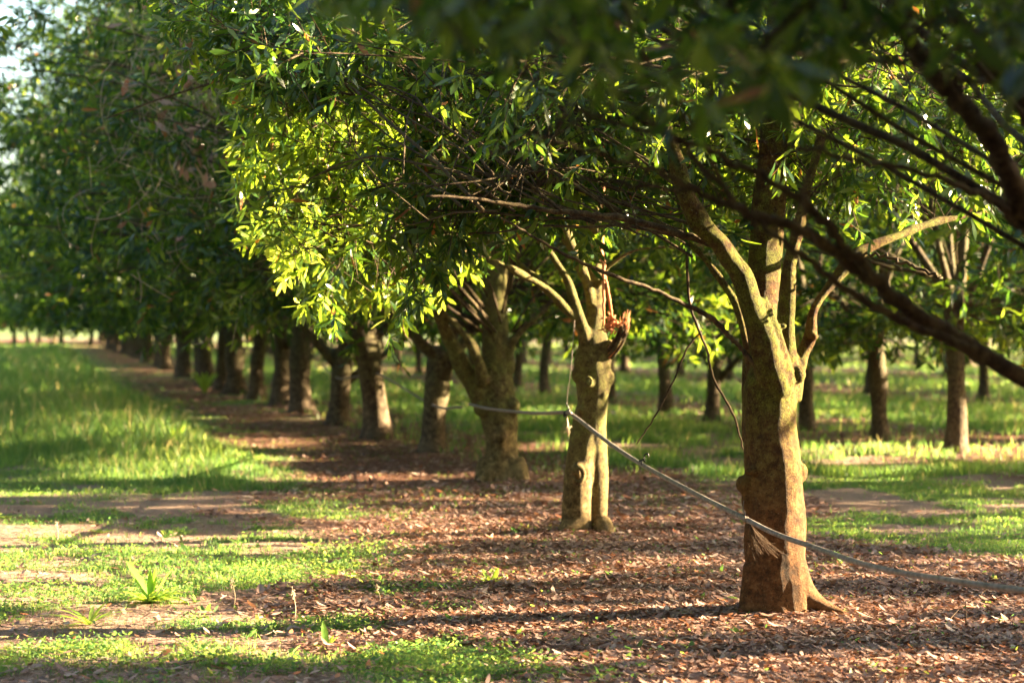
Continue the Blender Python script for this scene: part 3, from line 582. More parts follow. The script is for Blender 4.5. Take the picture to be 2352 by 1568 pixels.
def clear_z(wc):
    d = np.maximum(wc[:, 1], 0.3); px = (512 + 1991 * wc[:, 0] / d) / 0.43537; py = (322 - 1991 * (wc[:, 2] - CAMH) / d) / 0.43495
    xs_ = np.array([600, 720, 900, 1100, 1300, 1500, 1700, 1900, 2100, 2352, 2600]); lo = np.array([-150, -60, 10, 80, 190, 260, 230, 140, 70, 60, 150])
    return (py > np.interp(px, xs_, lo) + (noise3(np.stack([px / 70, py / 90, px * 0], -1), 93) - 0.5) * 150) | (px < 640) | (wc[:, 1] < 2.3)
eZ = sprays(44, (700, 2450, -260, 260), 2.8, 5.0, zpts, oZ)
put_crown(Z, grow_crown(104, 150, 7, 3, 6, leaf=0.088, rx=3.1, ry=2.6, zb=2.5, zt=6.5, world=oZ, extra=eZ, clear=clear_z))
# its neighbours out of view, over and behind the camera: they shade it
def clear_view(wc):
    d = np.maximum(wc[:, 1], 0.05)
    return ((wc[:, 1] > 0) & (np.abs(wc[:, 0]) < 0.30 * d + 0.25) & (wc[:, 2] < CAMH + 0.175 * d + 0.2)) | (np.linalg.norm(wc - np.array([0, 0, CAMH]), axis=1) < 0.7)
for k, (x, y) in enumerate(((2.75, 2.2), (3.6, -1.6), (-0.3, -5.0))):
    w = np.array([x, y, 0.0]); e = tag(empty('macadamia_tree', w), ['macadamia tree beside the camera outside the right edge', 'macadamia tree behind the camera to the right', 'macadamia tree directly behind the camera'][k], 'tree', G_ROW1)
    v, q_ = simple_trunk(70 + k, 1.6, 0.14, 5); link('trunk', mesh_quads('trunk', v, q_), M_barkC, e)
    put_crown(e, grow_crown(130 + k, 230, 6, 3, 5, leaf=0.19, rx=3.4, ry=2.6, zb=1.9, zt=6.5, world=w, outer=0.4, clear=clear_view))

# ------------------------------------------------------------------ the other trees
GEO = {}
def tmpl(kind, i):
    key = (kind, i)
    if key not in GEO:
        if kind == 'mid':
            (bv, bq), (lv, lq, lr) = grow_crown(300 + i, 270, 6, 3, 5, leaf=0.150, rx=4.3, ry=2.6, zb=1.65, zt=8.8 - 0.4 * i, zpow=1.05, outer=0.30, rskirt=0.45, sz=1.75)
        elif kind == 'low':
            (bv, bq), (lv, lq, lr) = grow_crown(350 + i, 190, 6, 3, 5, leaf=0.160, rx=3.7, ry=2.6, zb=1.22, zt=8.4 - 0.4 * i, zpow=1.25, outer=0.35, rskirt=0.25, sz=1.5)
        else:
            (bv, bq), (lv, lq, lr) = grow_crown(400 + i, 150, 5, 2, 5, leaf=0.26, rx=3.9, ry=2.6, zb=1.22, zt=8.3 - 0.4 * i, outer=0.25, rskirt=0.55, sz=1.8)
        cm = mesh_quads('crown', lv, lq, {'rnd': lr}); cm.materials.append(M_leaf)
        bm_ = mesh_quads('branchwork', bv, bq); bm_.materials.append(M_twig)
        GEO[key] = (cm, bm_)
    return GEO[key]
rt = random.Random(8); TR = []
for i in range(8):
    tv, tq = simple_trunk(500 + 7 * i, (1.7, 1.2, 1.55, 0.95, 1.4, 1.8, 1.1, 1.5)[i], 0.14, 5 - i % 3, lean=(0, 0.05, -0.03, 0.02, -0.05, 0.03, 0.0, 0.06)[i])
    tm = mesh_quads('trunk', tv, tq); tm.materials.append(M_barkC); TR.append(tm)
def carved_tree(x, y, label, group, seed):
    w = np.array([x, y, 0.0]); e = tag(empty('macadamia_tree', w), label, 'tree', group)
    o = link('trunk', TR[seed % 8], None, e); o.scale = (0.75, 0.75, 1); o.rotation_euler = (0, 0, seed)
    put_crown(e, grow_crown(seed, 170, 6, 3, 5, leaf=0.160, rx=3.5, ry=2.6, zb=1.15, zt=7.6, zpow=1.25, outer=0.35, rskirt=0.25, sz=1.4, world=w, carve=True))
def tree(x, y, label, group, kind, i, rot=None, sc=1.0, thick=1.0, wide=1.0):
    cm, bm_ = tmpl(kind, i); tm = TR[rt.randrange(8)]
    e = tag(empty('macadamia_tree', (x, y, 0)), label, 'tree', group)
    rot = rt.choice([0, math.pi]) + rt.uniform(-0.25, 0.25) if rot is None else rot
    e.rotation_euler = (0, 0, rot); e.scale = (sc * wide, sc, sc)
    for nm, me in (('trunk', tm), ('crown', cm)) + ((('branchwork', bm_),) if kind in ('mid', 'low') else ()):
        o = bpy.data.objects.new(nm, me); COL.objects.link(o); o.parent = e
        if nm == 'branchwork': o['kind'] = 'stuff'
        if nm == 'trunk': k_ = thick * rt.uniform(0.8, 1.25); o.scale = (k_, k_, 1); o.rotation_euler = (0, 0, rt.uniform(0, 6.28))
    return e
ORD = ['first', 'second', 'third', 'fourth', 'fifth', 'sixth', 'seventh', 'eighth', 'ninth', 'tenth', 'eleventh', 'twelfth', 'thirteenth', 'fourteenth', 'fifteenth', 'sixteenth', 'seventeenth', 'eighteenth', 'nineteenth', 'twentieth']
for n_ in range(1, 10): ORD.append('twenty-' + ORD[n_ - 1])
ORD.append('thirtieth')
for n_ in range(1, 10): ORD.append('thirty-' + ORD[n_ - 1])
row1 = [p for p in ROW1[4:]]
y = 42.2
while y < 112: row1.append((float(rowx(y)) + rt.uniform(-0.12, 0.12), y)); y += 3.25 + (0.4 if y > 70 else 0)
for k, (x, y) in enumerate(row1):
    tree(x, y, f'{ORD[k + 3]} macadamia tree of the near row counting back from the russet trunk', G_ROW1, 'mid' if y < 50 else 'far', k % 3, sc=rt.uniform(0.94, 1.08) if y > 21 else 0.9, wide=1.0 if y < 33 else 1.16)

# second row, right
R2 = [(4.5, 20.2), (4.14, 22.4), (3.6, 24.3), (2.72, 27.1), (2.25, 29.1), (1.65, 33.0), (0.6, 37.0)]
y = 40.6
while y < 110: R2.append((float(rowx(y)) + SPX + rt.uniform(-0.15, 0.15), y)); y += 3.5
for k, (x, y) in enumerate(R2):
    (carved_tree(x, y, f'{ORD[k]} visible trunk of the second row right of the grass aisle, counting back', 'macadamia trees of the second row', 600 + k) if y < 32 else
    tree(x, y, f'{ORD[k]} visible trunk of the second row right of the grass aisle, counting back', 'macadamia trees of the second row', 'low' if y < 36 else 'far', (k + 1) % 3, sc=rt.uniform(0.86, 0.96), thick=0.72))
# the second row beyond the right edge of the picture: it shades the foreground
for k, y in enumerate((5.2, 9.0, 12.8, 16.6, 1.5)):
    w = np.array([float(rowx(y)) + SPX + 0.1, y, 0.0])
    e = tag(empty('macadamia_tree', w), ['macadamia tree of the second row standing outside the right edge', 'macadamia tree of the second row shading the foreground from the right', 'macadamia tree of the second row right of the front trunk, beyond the edge', 'dark macadamia tree at the right edge whose crown hangs into view behind the front tree', 'macadamia tree of the second row to the right of the camera'][k], 'tree', 'macadamia trees of the second row')
    v, q_ = simple_trunk(80 + k, 1.7, 0.12, 3, 3.0); link('trunk', mesh_quads('trunk', v, q_), M_barkC, e)
    put_crown(e, grow_crown(120 + k, 120, 9, 3, 5, leaf=0.17, rx=3.3, ry=2.4, zb=1.7, zt=7.6, world=w, carve=True, outer=0.35))
# the third row beyond the right edge
for k, y in enumerate((-0.6, 3.0, 6.4, 9.8, 13.2, 16.6, 20.0, 23.4, 26.8)):
    w = np.array([float(rowx(y)) + 2 * SPX, y, 0.0])
    e = tag(empty('macadamia_tree', w), f'{ORD[k]} macadamia tree of the third row, out of view beyond the right edge', 'tree', 'macadamia trees of the third row')
    v, q_ = simple_trunk(180 + k, 1.7, 0.12, 3, 3.0); link('trunk', mesh_quads('trunk', v, q_), M_barkC, e)
    put_crown(e, grow_crown(220 + k, 130, 7, 3, 5, leaf=0.22, rx=3.2, ry=2.5, zb=1.6, zt=7.6, world=w, carve=True, outer=0.35))
for k, y in enumerate((-4.0, 0.2, 4.4, 8.6, 12.8, 17.0, 21.2, 25.4)):
    w = np.array([float(rowx(y)) + 3 * SPX, y, 0.0])
    e = tag(empty('macadamia_tree', w), f'{ORD[k]} macadamia tree of the fourth row, out of view beyond the right edge', 'tree', 'macadamia trees of the fourth row')
    v, q_ = simple_trunk(280 + k, 1.7, 0.12, 3, 3.0); link('trunk', mesh_quads('trunk', v, q_), M_barkC, e)
    put_crown(e, grow_crown(260 + k, 80, 5, 2, 5, leaf=0.36, rx=3.2, ry=2.7, zb=1.6, zt=7.6, world=w, carve=True, outer=0.35))
# rows three to six: only where they come into view
for r_ in (2, 3, 4, 5, 6, 7, 8):
    y = (0, 0, 30.2, 29.0, 29.0, 30.5, 46.0, 70.0, 88.0)[r_] ; c_ = 0
    while y < 112:
        x = float(rowx(y)) + SPX * r_ + rt.uniform(-0.2, 0.2)
        if rt.random() > 0.12:
            tree(x, y, f'{ORD[c_]} far macadamia tree of the {ORD[r_]} row from the left, counting back', f'macadamia trees of the {ORD[r_]} row', 'far', rt.randrange(3), sc=rt.uniform(0.86, 0.98), thick=0.75); c_ += 1
        y += 3.9 if r_ < 5 else 4.5
y = -12.0; c_ = 0
while y < 112:
    tree(float(rowx(y)) - 8.6, y, f'{ORD[c_]} macadamia tree of the row left of the grass aisle, counting from behind the camera', 'macadamia trees of the row left of the grass aisle', 'mid' if y < 30 else 'far', c_ % 3, sc=rt.uniform(0.98, 1.08)); c_ += 1; y += 3.7
# cross row closing the grass aisle at the far left, and trees behind
c_ = 0
for yy, n0, n1, dx, sc in ((120, -36, -11, 1.3, 1.02), (126, -37, -8, 3.0, 1.05), (133, -42, 46, 4.0, 1.2), (143, -46, -12, 4.0, 1.1)):
    x = n0
    while x < n1:
        lab = f'{ORD[c_]} far tree from the left in the line closing the grass aisle' if yy == 120 else f'{ORD[c_ % 39]} tree from the left in the ' + {126: 'second line behind the grass aisle', 133: 'third line beyond the orchard', 143: 'last line beyond the grass aisle'}[yy]
        g_n = 'far trees closing the grass aisle' if yy == 120 else 'farthest trees beyond the orchard'
        tree(x, yy + rt.uniform(-1, 1), lab, g_n, 'far', rt.randrange(3), sc=sc * rt.uniform(0.9, 1.1)); c_ += 1; x += dx * rt.uniform(0.85, 1.15) * (1.6 if yy == 120 else 1)
    c_ = 0

# ------------------------------------------------------------------ leaf litter (stuff)
g = np.random.default_rng(77)
def scatter(n, d0, d1, margin=0.3, p=1.0):
    """points spread over the ground in view, denser near the camera"""
    d = (d0 ** -p + g.uniform(0, 1, n) * (d1 ** -p - d0 ** -p)) ** (-1 / p); x = g.uniform(-0.285, 0.285, n) * d
    return x, d
LX, LY, LS = [], [], []
for n, d0, d1, sc in ((400000, 7.0, 14.0, 1.0), (60000, 13, 30, 1.5), (26000, 28, 110, 3.0)):
    x, y = scatter(n, d0, d1, p=1.2); _, l, u = zones(x, y)
    k = g.uniform(0, 1, n) < np.maximum(l * (0.35 + 0.75 * noise2(x, y, 0.45, 71)), 0.03 * (y < 30)) ; LX.append(x[k]); LY.append(y[k]); LS.append(np.full(k.sum(), sc))
x, y = scatter(90000, 7.0, 17, p=1.2); _, l, u = zones(x, y); k = g.uniform(0, 1, len(x)) < 0.30 + 0.4 * (noise2(x, y, 0.4, 72) > 0.55); LX.append(x[k]); LY.append(y[k]); LS.append(np.full(k.sum(), 0.22))
x, y, sc = map(np.concatenate, (LX, LY, LS)); N = len(x)
th = g.uniform(0, 6.283, N); tilt = g.normal(0, 0.11, N)
dr = np.stack([np.cos(th), np.sin(th), tilt], -1); nn = nrm(np.array([0, 0, 1.0]) + g.normal(0, 0.20, (N, 3)))
L = (0.022 + 0.055 * g.beta(1.5, 2.8, N)) * sc ** 0.8; W = L * g.uniform(0.26, 0.42, N)
pos = np.stack([x, y, gz(x, y) + g.uniform(0.004, 0.03, N)], -1)
rn = np.clip(g.beta(2.2, 1.7, N), 0, 1); rn = np.where(g.uniform(0, 1, N) < 0.03, 1.0, rn)
v, q_, r_ = leaves(pos, dr, nn, L, W, g.uniform(-0.15, 0.30, N), rnd=rn, LWp=np.array([0.2, 0.9, 0.85, 0.12]))
tag(link('leaf_litter', mesh_quads('leaf_litter', v, q_, {'rnd': r_}), M_litter), 'brown and russet fallen leaves covering the ground under the rows', 'leaf litter', kind='stuff')

# ------------------------------------------------------------------ grass (stuff)
def blades(x, y, h, w, spread, rn, lean=0.35):
    N = len(x); z = gz(x, y); a = g.uniform(0, 6.283, N)
    ln = g.normal(0, lean, (N, 2)); b0 = np.stack([x, y, z], -1); side = np.stack([np.cos(a), np.sin(a), a * 0], -1)
    mid = b0 + np.stack([ln[:, 0] * h * 0.35, ln[:, 1] * h * 0.35, h * 0.6], -1); top = b0 + np.stack([ln[:, 0] * h, ln[:, 1] * h, h], -1)
    V = np.stack([b0 - side * w[:, None] / 2, b0 + side * w[:, None] / 2, mid - side * w[:, None] * 0.4, mid + side * w[:, None] * 0.4, top - side * w[:, None] * 0.06, top + side * w[:, None] * 0.06], 1).reshape(-1, 3)
    b = np.arange(N)[:, None] * 6 + np.array([0, 2])[None]; q_ = np.stack([b, b + 1, b + 3, b + 2], -1).reshape(-1, 4)
    return V, q_, np.repeat(rn, 6)
gs = []
for n, d0, d1 in ((240000, 7.0, 16.5), (170000, 15.5, 34), (80000, 32, 120)):
    x, y = scatter(n, d0, d1, p=0.8); gg, l, u = zones(x, y); k = g.uniform(0, 1, n) < gg * 0.95 + 0.02; x, y, u = x[k], y[k], u[k]; N = len(x)
    tall = sstep(15.5, 19.5, y + (noise2(x, y, 1.0, 66) - 0.5) * 5) * sstep(-1.6, -2.6, u); patch = noise2(x, y, 0.5, 61)
    h = np.where(tall > 0, 0.03 + tall * (0.05 + 0.24 * patch ** 1.6), 0.010 + 0.035 * patch ** 1.5) * g.uniform(0.5, 1.3, N)
    h = np.where((u > 0) & (y > 17), 0.05 + 0.08 * patch, h) * g.uniform(0.7, 1.2, N); h *= np.where(y > 32, 1.2, 1)
    w = 0.0024 * np.maximum(1, y / 9) ** 1.2 * g.uniform(0.7, 1.4, N) * np.where(y < 16, 1.3, 1.2)
    rn = np.clip(0.55 * noise2(x, y, 0.8, 63) + 0.45 * g.uniform(0, 1, N) + 0.03, 0, 0.93); st_ = g.uniform(0, 1, N) < 0.03; rn = np.where(st_, 1, rn); h = np.where(st_ & (y > 15), h * 1.7, h)
    gs.append(blades(x, y, h, w, 0.3, rn))
v, q_ = cat_geo([(a, b) for a, b, c in gs]); r_ = np.concatenate([c for a, b, c in gs])
tag(link('grass', mesh_quads('grass', v, q_, {'rnd': r_}), M_grass), 'green grass of the aisles, low near the camera and taller to the left', 'grass', kind='stuff')
# low weeds with little round leaves
x, y = scatter(150000, 7.0, 17, p=1.0); gg, l, u = zones(x, y); k = g.uniform(0, 1, len(x)) < gg * np.where(u < 0, 0.9, 0.4) * (noise2(x, y, 0.25, 88) > 0.45); x, y = x[k], y[k]; N = len(x)
th = g.uniform(0, 6.283, N); pos = np.stack([x, y, gz(x, y) + g.uniform(0.008, 0.05, N)], -1)
v, q_, r_ = leaves(pos, np.stack([np.cos(th), np.sin(th), g.uniform(-0.1, 0.9, N)], -1), nrm(np.array([0, 0, 1.0]) + g.normal(0, 0.4, (N, 3))), g.uniform(0.010, 0.026, N), g.uniform(0.007, 0.014, N), g.uniform(-0.3, 0.1, N), rnd=g.uniform(0.2, 0.9, N), LWp=np.array([0.2, 0.9, 0.9, 0.3]))
tag(link('ground_cover', mesh_quads('ground_cover', v, q_, {'rnd': r_}), M_grass), 'tiny leaved green weeds spread over the soil in the left foreground', 'weeds', kind='stuff')

x, y = scatter(5200, 7.3, 15, p=1.0); gg, l, u = zones(x, y); k = g.uniform(0, 1, len(x)) < (0.10 + 0.5 * gg) * (noise2(x, y, 0.6, 101) > 0.5) * np.where(u < 0, 1, 0.5); x, y = x[k], y[k]
nb_ = 6; x, y = np.repeat(x, nb_), np.repeat(y, nb_); sz_ = np.repeat(g.uniform(0.4, 1.3, k.sum()), nb_); N = len(x); th = g.uniform(0, 6.283, N)
pos = np.stack([x, y, gz(x, y) + 0.003], -1)
v, q_, r_ = leaves(pos, np.stack([np.cos(th), np.sin(th), g.uniform(0.2, 1.6, N)], -1), nrm(np.array([0, 0, 1.0]) + g.normal(0, 0.4, (N, 3))), g.uniform(0.025, 0.06, N) * sz_, g.uniform(0.008, 0.022, N) * sz_, g.uniform(-0.5, 0.0, N), rnd=g.uniform(0.2, 0.95, N), LWp=np.array([0.2, 0.8, 1.0, 0.15]))
tag(link('low_weeds', mesh_quads('low_weeds', v, q_, {'rnd': r_}), M_grass), 'ragged groups of small leafy weeds among the low grass in the foreground', 'weeds', kind='stuff')

# ------------------------------------------------------------------ single weeds
def on_ground(px, py):
    d = 1991 * CAMH / (py * 0.43495 - 322); p = at(px, py, d); p[2] = float(gz(np.array([p[0]]), np.array([p[1]]))[0]); return p
def weed(name, px, py, label, specs, cat='weed', mat=None, group=None):
    """specs: (azimuth deg, elevation deg, length, width, bend)"""
    o_ = on_ground(px, py); rr = np.array(specs, float); az, el = np.radians(rr[:, 0]), np.radians(rr[:, 1])
    dr = np.stack([np.cos(az) * np.cos(el), np.sin(az) * np.cos(el), np.sin(el)], -1)
    t_ = np.linspace(0, 1, 9); n = len(rr); up = nrm(np.array([0, 0, 1.0]) - dr * dr[:, 2:3]); sd = np.cross(dr, up)
    prof = np.sin(np.clip(t_ * 0.93 + 0.05, 0, 1) * math.pi) ** 0.8 * 0.5
    c_ = dr[:, None] * (rr[:, 2:3] * t_)[..., None] + up[:, None] * (rr[:, 4:5] * rr[:, 2:3] * t_ ** 2)[..., None]
    wv = sd[:, None] * (rr[:, 3:4] * prof)[..., None]; fold = up[:, None] * (rr[:, 3:4] * prof * 0.25)[..., None]
    wav = up[:, None] * (0.06 * rr[:, 3:4] * np.sin(t_ * 22 + rr[:, :1]))[..., None]
    V = np.stack([c_ - wv + fold + wav, c_, c_ + wv + fold - wav], 2).reshape(-1, 3)
    b = (np.arange(n)[:, None] * 27 + np.arange(8)[None] * 3)[..., None] + np.array([0, 1])
    q_ = np.stack([b, b + 1, b + 4, b + 3], -1).reshape(-1, 4)
    me = mesh_quads(name, V, q_, {'rnd': np.repeat(np.linspace(0.1, 1, n), 27)})
    return tag(link(name, me, mat or M_weed, None, o_), label, cat, group)
weed('broadleaf_weed', 345, 1385, 'bright broad leaved weed standing tallest in the left foreground grass',
     [(150, 55, 0.24, 0.06, -0.05), (100, 75, 0.16, 0.03, 0), (70, 68, 0.17, 0.03, 0.05), (25, 55, 0.19, 0.03, 0), (5, 25, 0.16, 0.09, -0.5), (-40, 35, 0.14, 0.08, -0.4), (180, 12, 0.15, 0.05, -0.1), (230, 25, 0.13, 0.06, -0.3), (-15, 30, 0.17, 0.10, -0.25), (-60, 15, 0.15, 0.07, -0.1), (200, 30, 0.14, 0.04, -0.1), (250, 20, 0.12, 0.04, 0), (0, 45, 0.15, 0.05, -0.3), (160, 35, 0.13, 0.04, -0.3), (300, 50, 0.10, 0.035, -0.2)])
weed('grass_tuft', 205, 1440, 'low star shaped tuft with long arching blades in the left foreground',
     [(a, 22 + (a * 7) % 30, 0.15 + ((a * 3) % 5) * 0.018, 0.018, -0.35) for a in range(0, 360, 24)])
weed('broadleaf_weed', 750, 1490, 'pale green weed with one upright leaf near the bottom edge, left of centre',
     [(110, 62, 0.12, 0.03, 0), (170, 15, 0.11, 0.03, 0), (20, 45, 0.07, 0.02, 0), (60, 40, 0.07, 0.02, 0.1), (-30, 20, 0.1, 0.03, 0), (240, 20, 0.09, 0.03, 0)])
weed('seedling', 820, 1335, 'leafy green seedling at the edge of the leaf litter', [(a, 35, 0.07 + 0.01 * (a % 3), 0.04, -0.2) for a in range(10, 370, 50)], 'seedling')
weed('seedling', 765, 1325, 'small light green seedling left of the leafy one', [(a, 50, 0.075, 0.04, -0.2) for a in range(0, 360, 70)], 'seedling')
weed('seedling', 860, 1445, 'flat dark green seedling lying on the brown leaves', [(a, 12, 0.10, 0.035, 0) for a in range(0, 360, 60)], 'seedling')
weed('seedling', 715, 1262, 'tiny seedling at the top edge of the low green weeds', [(a, 40, 0.07, 0.035, -0.1) for a in range(20, 380, 90)], 'seedling')
weed('broadleaf_weed', 1935, 1300, 'yellow green weed with a raised leaf right of the front trunk',
     [(150, 60, 0.10, 0.045, 0), (100, 45, 0.11, 0.035, 0), (30, 20, 0.12, 0.04, -0.1), (-20, 25, 0.11, 0.03, -0.1), (200, 20, 0.10, 0.04, 0), (260, 25, 0.09, 0.03, 0), (60, 30, 0.1, 0.04, 0)])
weed('seedling', 1130, 1345, 'patch of small green leaves alone in the brown litter', [(a, 15 + a % 35, 0.05 + 0.004 * (a % 17), 0.03, 0) for a in range(0, 360, 22)], 'seedling')
weed('seedling', 405, 1020, 'upright sunlit weed at the border of the tall grass', [(a, 65, 0.26, 0.045, -0.1) for a in range(0, 360, 50)], 'weed')
weed('seedling', 470, 905, 'leafy sapling shoot in the litter strip at the left', [(a, 60, 0.5, 0.10, -0.1) for a in range(0, 360, 45)], 'weed')
weed('broadleaf_weed', 235, 1222, 'dark low rosette on the bare soil at the left', [(a, 14, 0.09, 0.035, 0) for a in range(0, 360, 40)])
weed('broadleaf_weed', 12, 1190, 'dark flat rosette at the left edge of the bare soil', [(a, 12, 0.11, 0.04, 0) for a in range(0, 360, 40)])
def stalk(px, py, h, label, mat=M_straw):
    o_ = on_ground(px, py); s = np.linspace(0, 1, 8); P = np.stack([0.01 * np.sin(s * 4), 0 * s, s * h], -1); parts = [tubes(P[None], (0.0022 * (1.1 - 0.5 * s))[None], 5)]
    gg_ = np.random.default_rng(int(px))
    for k in range(22):
        b_ = np.array([0.01 * math.sin(3.6), 0, h * gg_.uniform(0.72, 1.0)]); e_ = b_ + nrm(gg_.normal(0, 1, 3)) * gg_.uniform(0.008, 0.018)
        parts.append(tubes(np.array([[b_, (b_ + e_) / 2, e_]]), np.array([[0.001, 0.0015, 0.003]]), 4))
    v, q_ = cat_geo(parts); return tag(link('seed_stalk', mesh_quads('seed_stalk', v, q_), mat, None, o_), label, 'seed stalk')
stalk(130, 1240, 0.13, 'pale upright seed stalk alone on the sunlit soil at the left')
stalk(674, 1425, 0.15, 'pale seed stalk among the low weeds left of centre')
stalk(535, 1395, 0.14, 'pale seed stalk just right of the tall broad leaved weed')
stalk(868, 1395, 0.10, 'short pale seed stalk at the border of grass and brown leaves')

# large single leaves
def big_leaf(px, py, L, W, az, el, bend, label, rnd, mat, name='fallen_leaf'):
    o_ = on_ground(px, py); o_[2] += 0.012
    return weed_leaf(name, o_, L, W, az, el, bend, label, rnd, mat)
def weed_leaf(name, o_, L, W, az, el, bend, label, rnd, mat):
    az, el = R(az), R(el); dr = np.array([[math.cos(az) * math.cos(el), math.sin(az) * math.cos(el), math.sin(el)]])
    t_ = np.linspace(0, 1, 9); up = nrm(np.array([[0, -0.35, 1.0]])); up = nrm(up - dr * (up * dr).sum()); sd = np.cross(dr, up); prof = np.sin(np.clip(t_ * 0.93 + 0.05, 0, 1) * math.pi) ** 0.8 * 0.5
    c_ = dr * (L * t_)[:, None] + up * (bend * L * t_ ** 2)[:, None]; wv = sd * (W * prof)[:, None]; fo = up * (W * prof * 0.35)[:, None]
    V = np.stack([c_ - wv + fo, c_, c_ + wv + fo], 1).reshape(-1, 3); b = (np.arange(8) * 3)[:, None] + np.array([0, 1]); q_ = np.stack([b, b + 1, b + 4, b + 3], -1).reshape(-1, 4)
    return tag(link(name, mesh_quads(name, V, q_, {'rnd': np.full(27, rnd)}), mat, None, o_), label, 'leaf')
big_leaf(1655, 1392, 0.13, 0.06, 20, 12, -0.2, 'yellowish green fallen leaf left of the front trunk base', 0.6, M_weed)
big_leaf(600, 1370, 0.12, 0.04, 100, 8, 0.2, 'curled brown leaf lying in the green weeds', 0.7, M_litter)
big_leaf(735, 1300, 0.13, 0.04, 8, 8, 0.2, 'dark brown fallen leaf on the low green weeds', 0.3, M_litter)
big_leaf(590, 1400, 0.11, 0.035, 250, 18, 0.2, 'pale pinkish fallen leaf in the weeds left of centre', 0.88, M_litter)
big_leaf(365, 1520, 0.06, 0.04, 20, 20, 0.2, 'small orange fallen leaf on the sunlit soil', 0.93, M_litter)
big_leaf(2330, 1450, 0.08, 0.035, 160, 30, 0.3, 'curled pinkish leaf standing at the right edge', 0.6, M_litter)
big_leaf(2230, 1465, 0.08, 0.035, 20, 14, 0.4, 'curled red brown leaf in the litter near the right edge', 0.55, M_litter)
big_leaf(2060, 1358, 0.09, 0.04, 170, 10, 0.2, 'red brown fallen leaf beside the fallen twig', 0.35, M_litter)

# dry vine tangle on the left face of the crowns
g = np.random.default_rng(9); cV = at(440, 250, 17.6); parts = []
for k in range(420):
    c_ = cV + g.normal(0, 1, 3) * np.array([0.42, 0.25, 0.62]); a_ = g.uniform(0, 6.28); r_ = g.uniform(0.05, 0.40); s = np.linspace(0, g.uniform(0.6, 2.2), 10)
    d_ = nrm(g.normal(0, 1, 3)); e_ = nrm(np.cross(d_, g.normal(0, 1, 3)))
    P = c_ + r_ * (np.cos(s + a_)[:, None] * d_ + np.sin(s + a_)[:, None] * e_) + np.array([0, 0, -0.10]) * s[:, None]
    parts.append(tubes((P - cV)[None], np.full((1, 10), g.uniform(0.0015, 0.0035)), 4))
tang = tag(empty('dry_vine_tangle', cV), 'brown tangle of dry vine stems hanging on the left face of the crowns', 'dry vine', None)
v, q_ = cat_geo(parts); link('stems', mesh_quads('stems', v, q_), M_straw, tang)['kind'] = 'stuff'
n = 70; pos = g.normal(0, 1, (n, 3)) * np.array([0.3, 0.2, 0.45]); v, q_, r_ = leaves(pos, nrm(g.normal(0, 1, (n, 3)) - np.array([0, 0, 1.0])), nrm(g.normal(0, 1, (n, 3))), g.uniform(0.1, 0.2, n), g.uniform(0.04, 0.08, n), g.uniform(-0.2, 0.2, n), rnd=g.uniform(0.5, 0.95, n))
link('dry_leaves', mesh_quads('dry_leaves', v, q_, {'rnd': r_}), M_litter, tang)['kind'] = 'stuff'

# ------------------------------------------------------------------ fallen twigs
def twig_thing(pts, label, r=0.005, lift=0.02):
    a = np.array([on_ground(*p) for p in pts]); a[:, 2] += lift; o_ = a[0].copy(); s = spline(np.c_[a - o_, np.linspace(r, r * 0.4, len(a))], len(a) * 5)
    parts = [tubes(s[None, :, :3], s[None, :, 3], 6)]; gg_ = np.random.default_rng(int(pts[0][0]))
    for k in range(6):
        i = gg_.integers(3, len(s) - 1); d_ = nrm(np.array([gg_.normal(), gg_.normal(), abs(gg_.normal(0, 0.4)) + 0.1])) * gg_.uniform(0.05, 0.18); c_ = s[i, :3]
        parts.append(tubes(np.array([[c_, c_ + d_ * 0.5 + gg_.normal(0, 0.008, 3), c_ + d_]]), np.array([[r * 0.45, r * 0.35, r * 0.2]]), 4))
    v, q_ = cat_geo(parts); return tag(link('fallen_twig', mesh_quads('fallen_twig', v, q_), M_twig, None, o_), label, 'twig')
twig_thing([(2000, 1350), (2060, 1368), (2105, 1375), (2170, 1392), (2260, 1400)], 'branching fallen twig under the hose at the right', 0.006)
twig_thing([(2120, 1372), (2165, 1335), (2200, 1310)], 'short fallen twig slanting up behind the larger one', 0.004, 0.03)
twig_thing([(1990, 1500), (1880, 1478), (1800, 1470), (1720, 1462)], 'dark fallen twig in the litter in front of the front trunk', 0.007, 0.012)
twig_thing([(2060, 1440), (2150, 1450), (2230, 1452)], 'brown fallen twig right of the spreading root', 0.007, 0.012)
twig_thing([(400, 1545), (450, 1530), (490, 1525)], 'pale fallen twig at the bottom left', 0.004, 0.012)

# ------------------------------------------------------------------ irrigation hose with its ties and clip
hp = [(1078, 928, 16.65), (1120, 938, 15.9), (1180, 945, 14.6), (1240, 949, 13.4), (1300, 947, 12.32), (1322, 958, 12.18), (1400, 1018, 11.1), (1480, 1070, 10.4), (1600, 1135, 9.5), (1665, 1168, 9.1), (1715, 1193, 8.83),
      (1780, 1225, 8.70), (1850, 1250, 8.42), (2000, 1300, 7.75), (2150, 1328, 7.2), (2352, 1356, 6.6), (2500, 1366, 6.2), (2800, 1370, 5.6)]
a = spline(np.array([at(*p) for p in hp]), 130); o_ = a[0].copy()
tagged = link('irrigation_hose', mesh_quads('irrigation_hose', *tubes((a - o_)[None], np.full((1, 130), 0.0115), 12)), M_hose, None, o_)
tag(tagged, 'weathered grey irrigation hose strung from trunk to trunk across the front trees', 'hose')
def wire_thing(name, polys, r, mat, label, cat, origin):
    parts = []
    for p in polys:
        p = np.asarray(p, float); s = spline(p, len(p) * 4); parts.append(tubes((s - origin)[None], np.full((1, len(s)), r), 6))
    v, q_ = cat_geo(parts); return tag(link(name, mesh_quads(name, v, q_), mat, None, origin), label, cat)
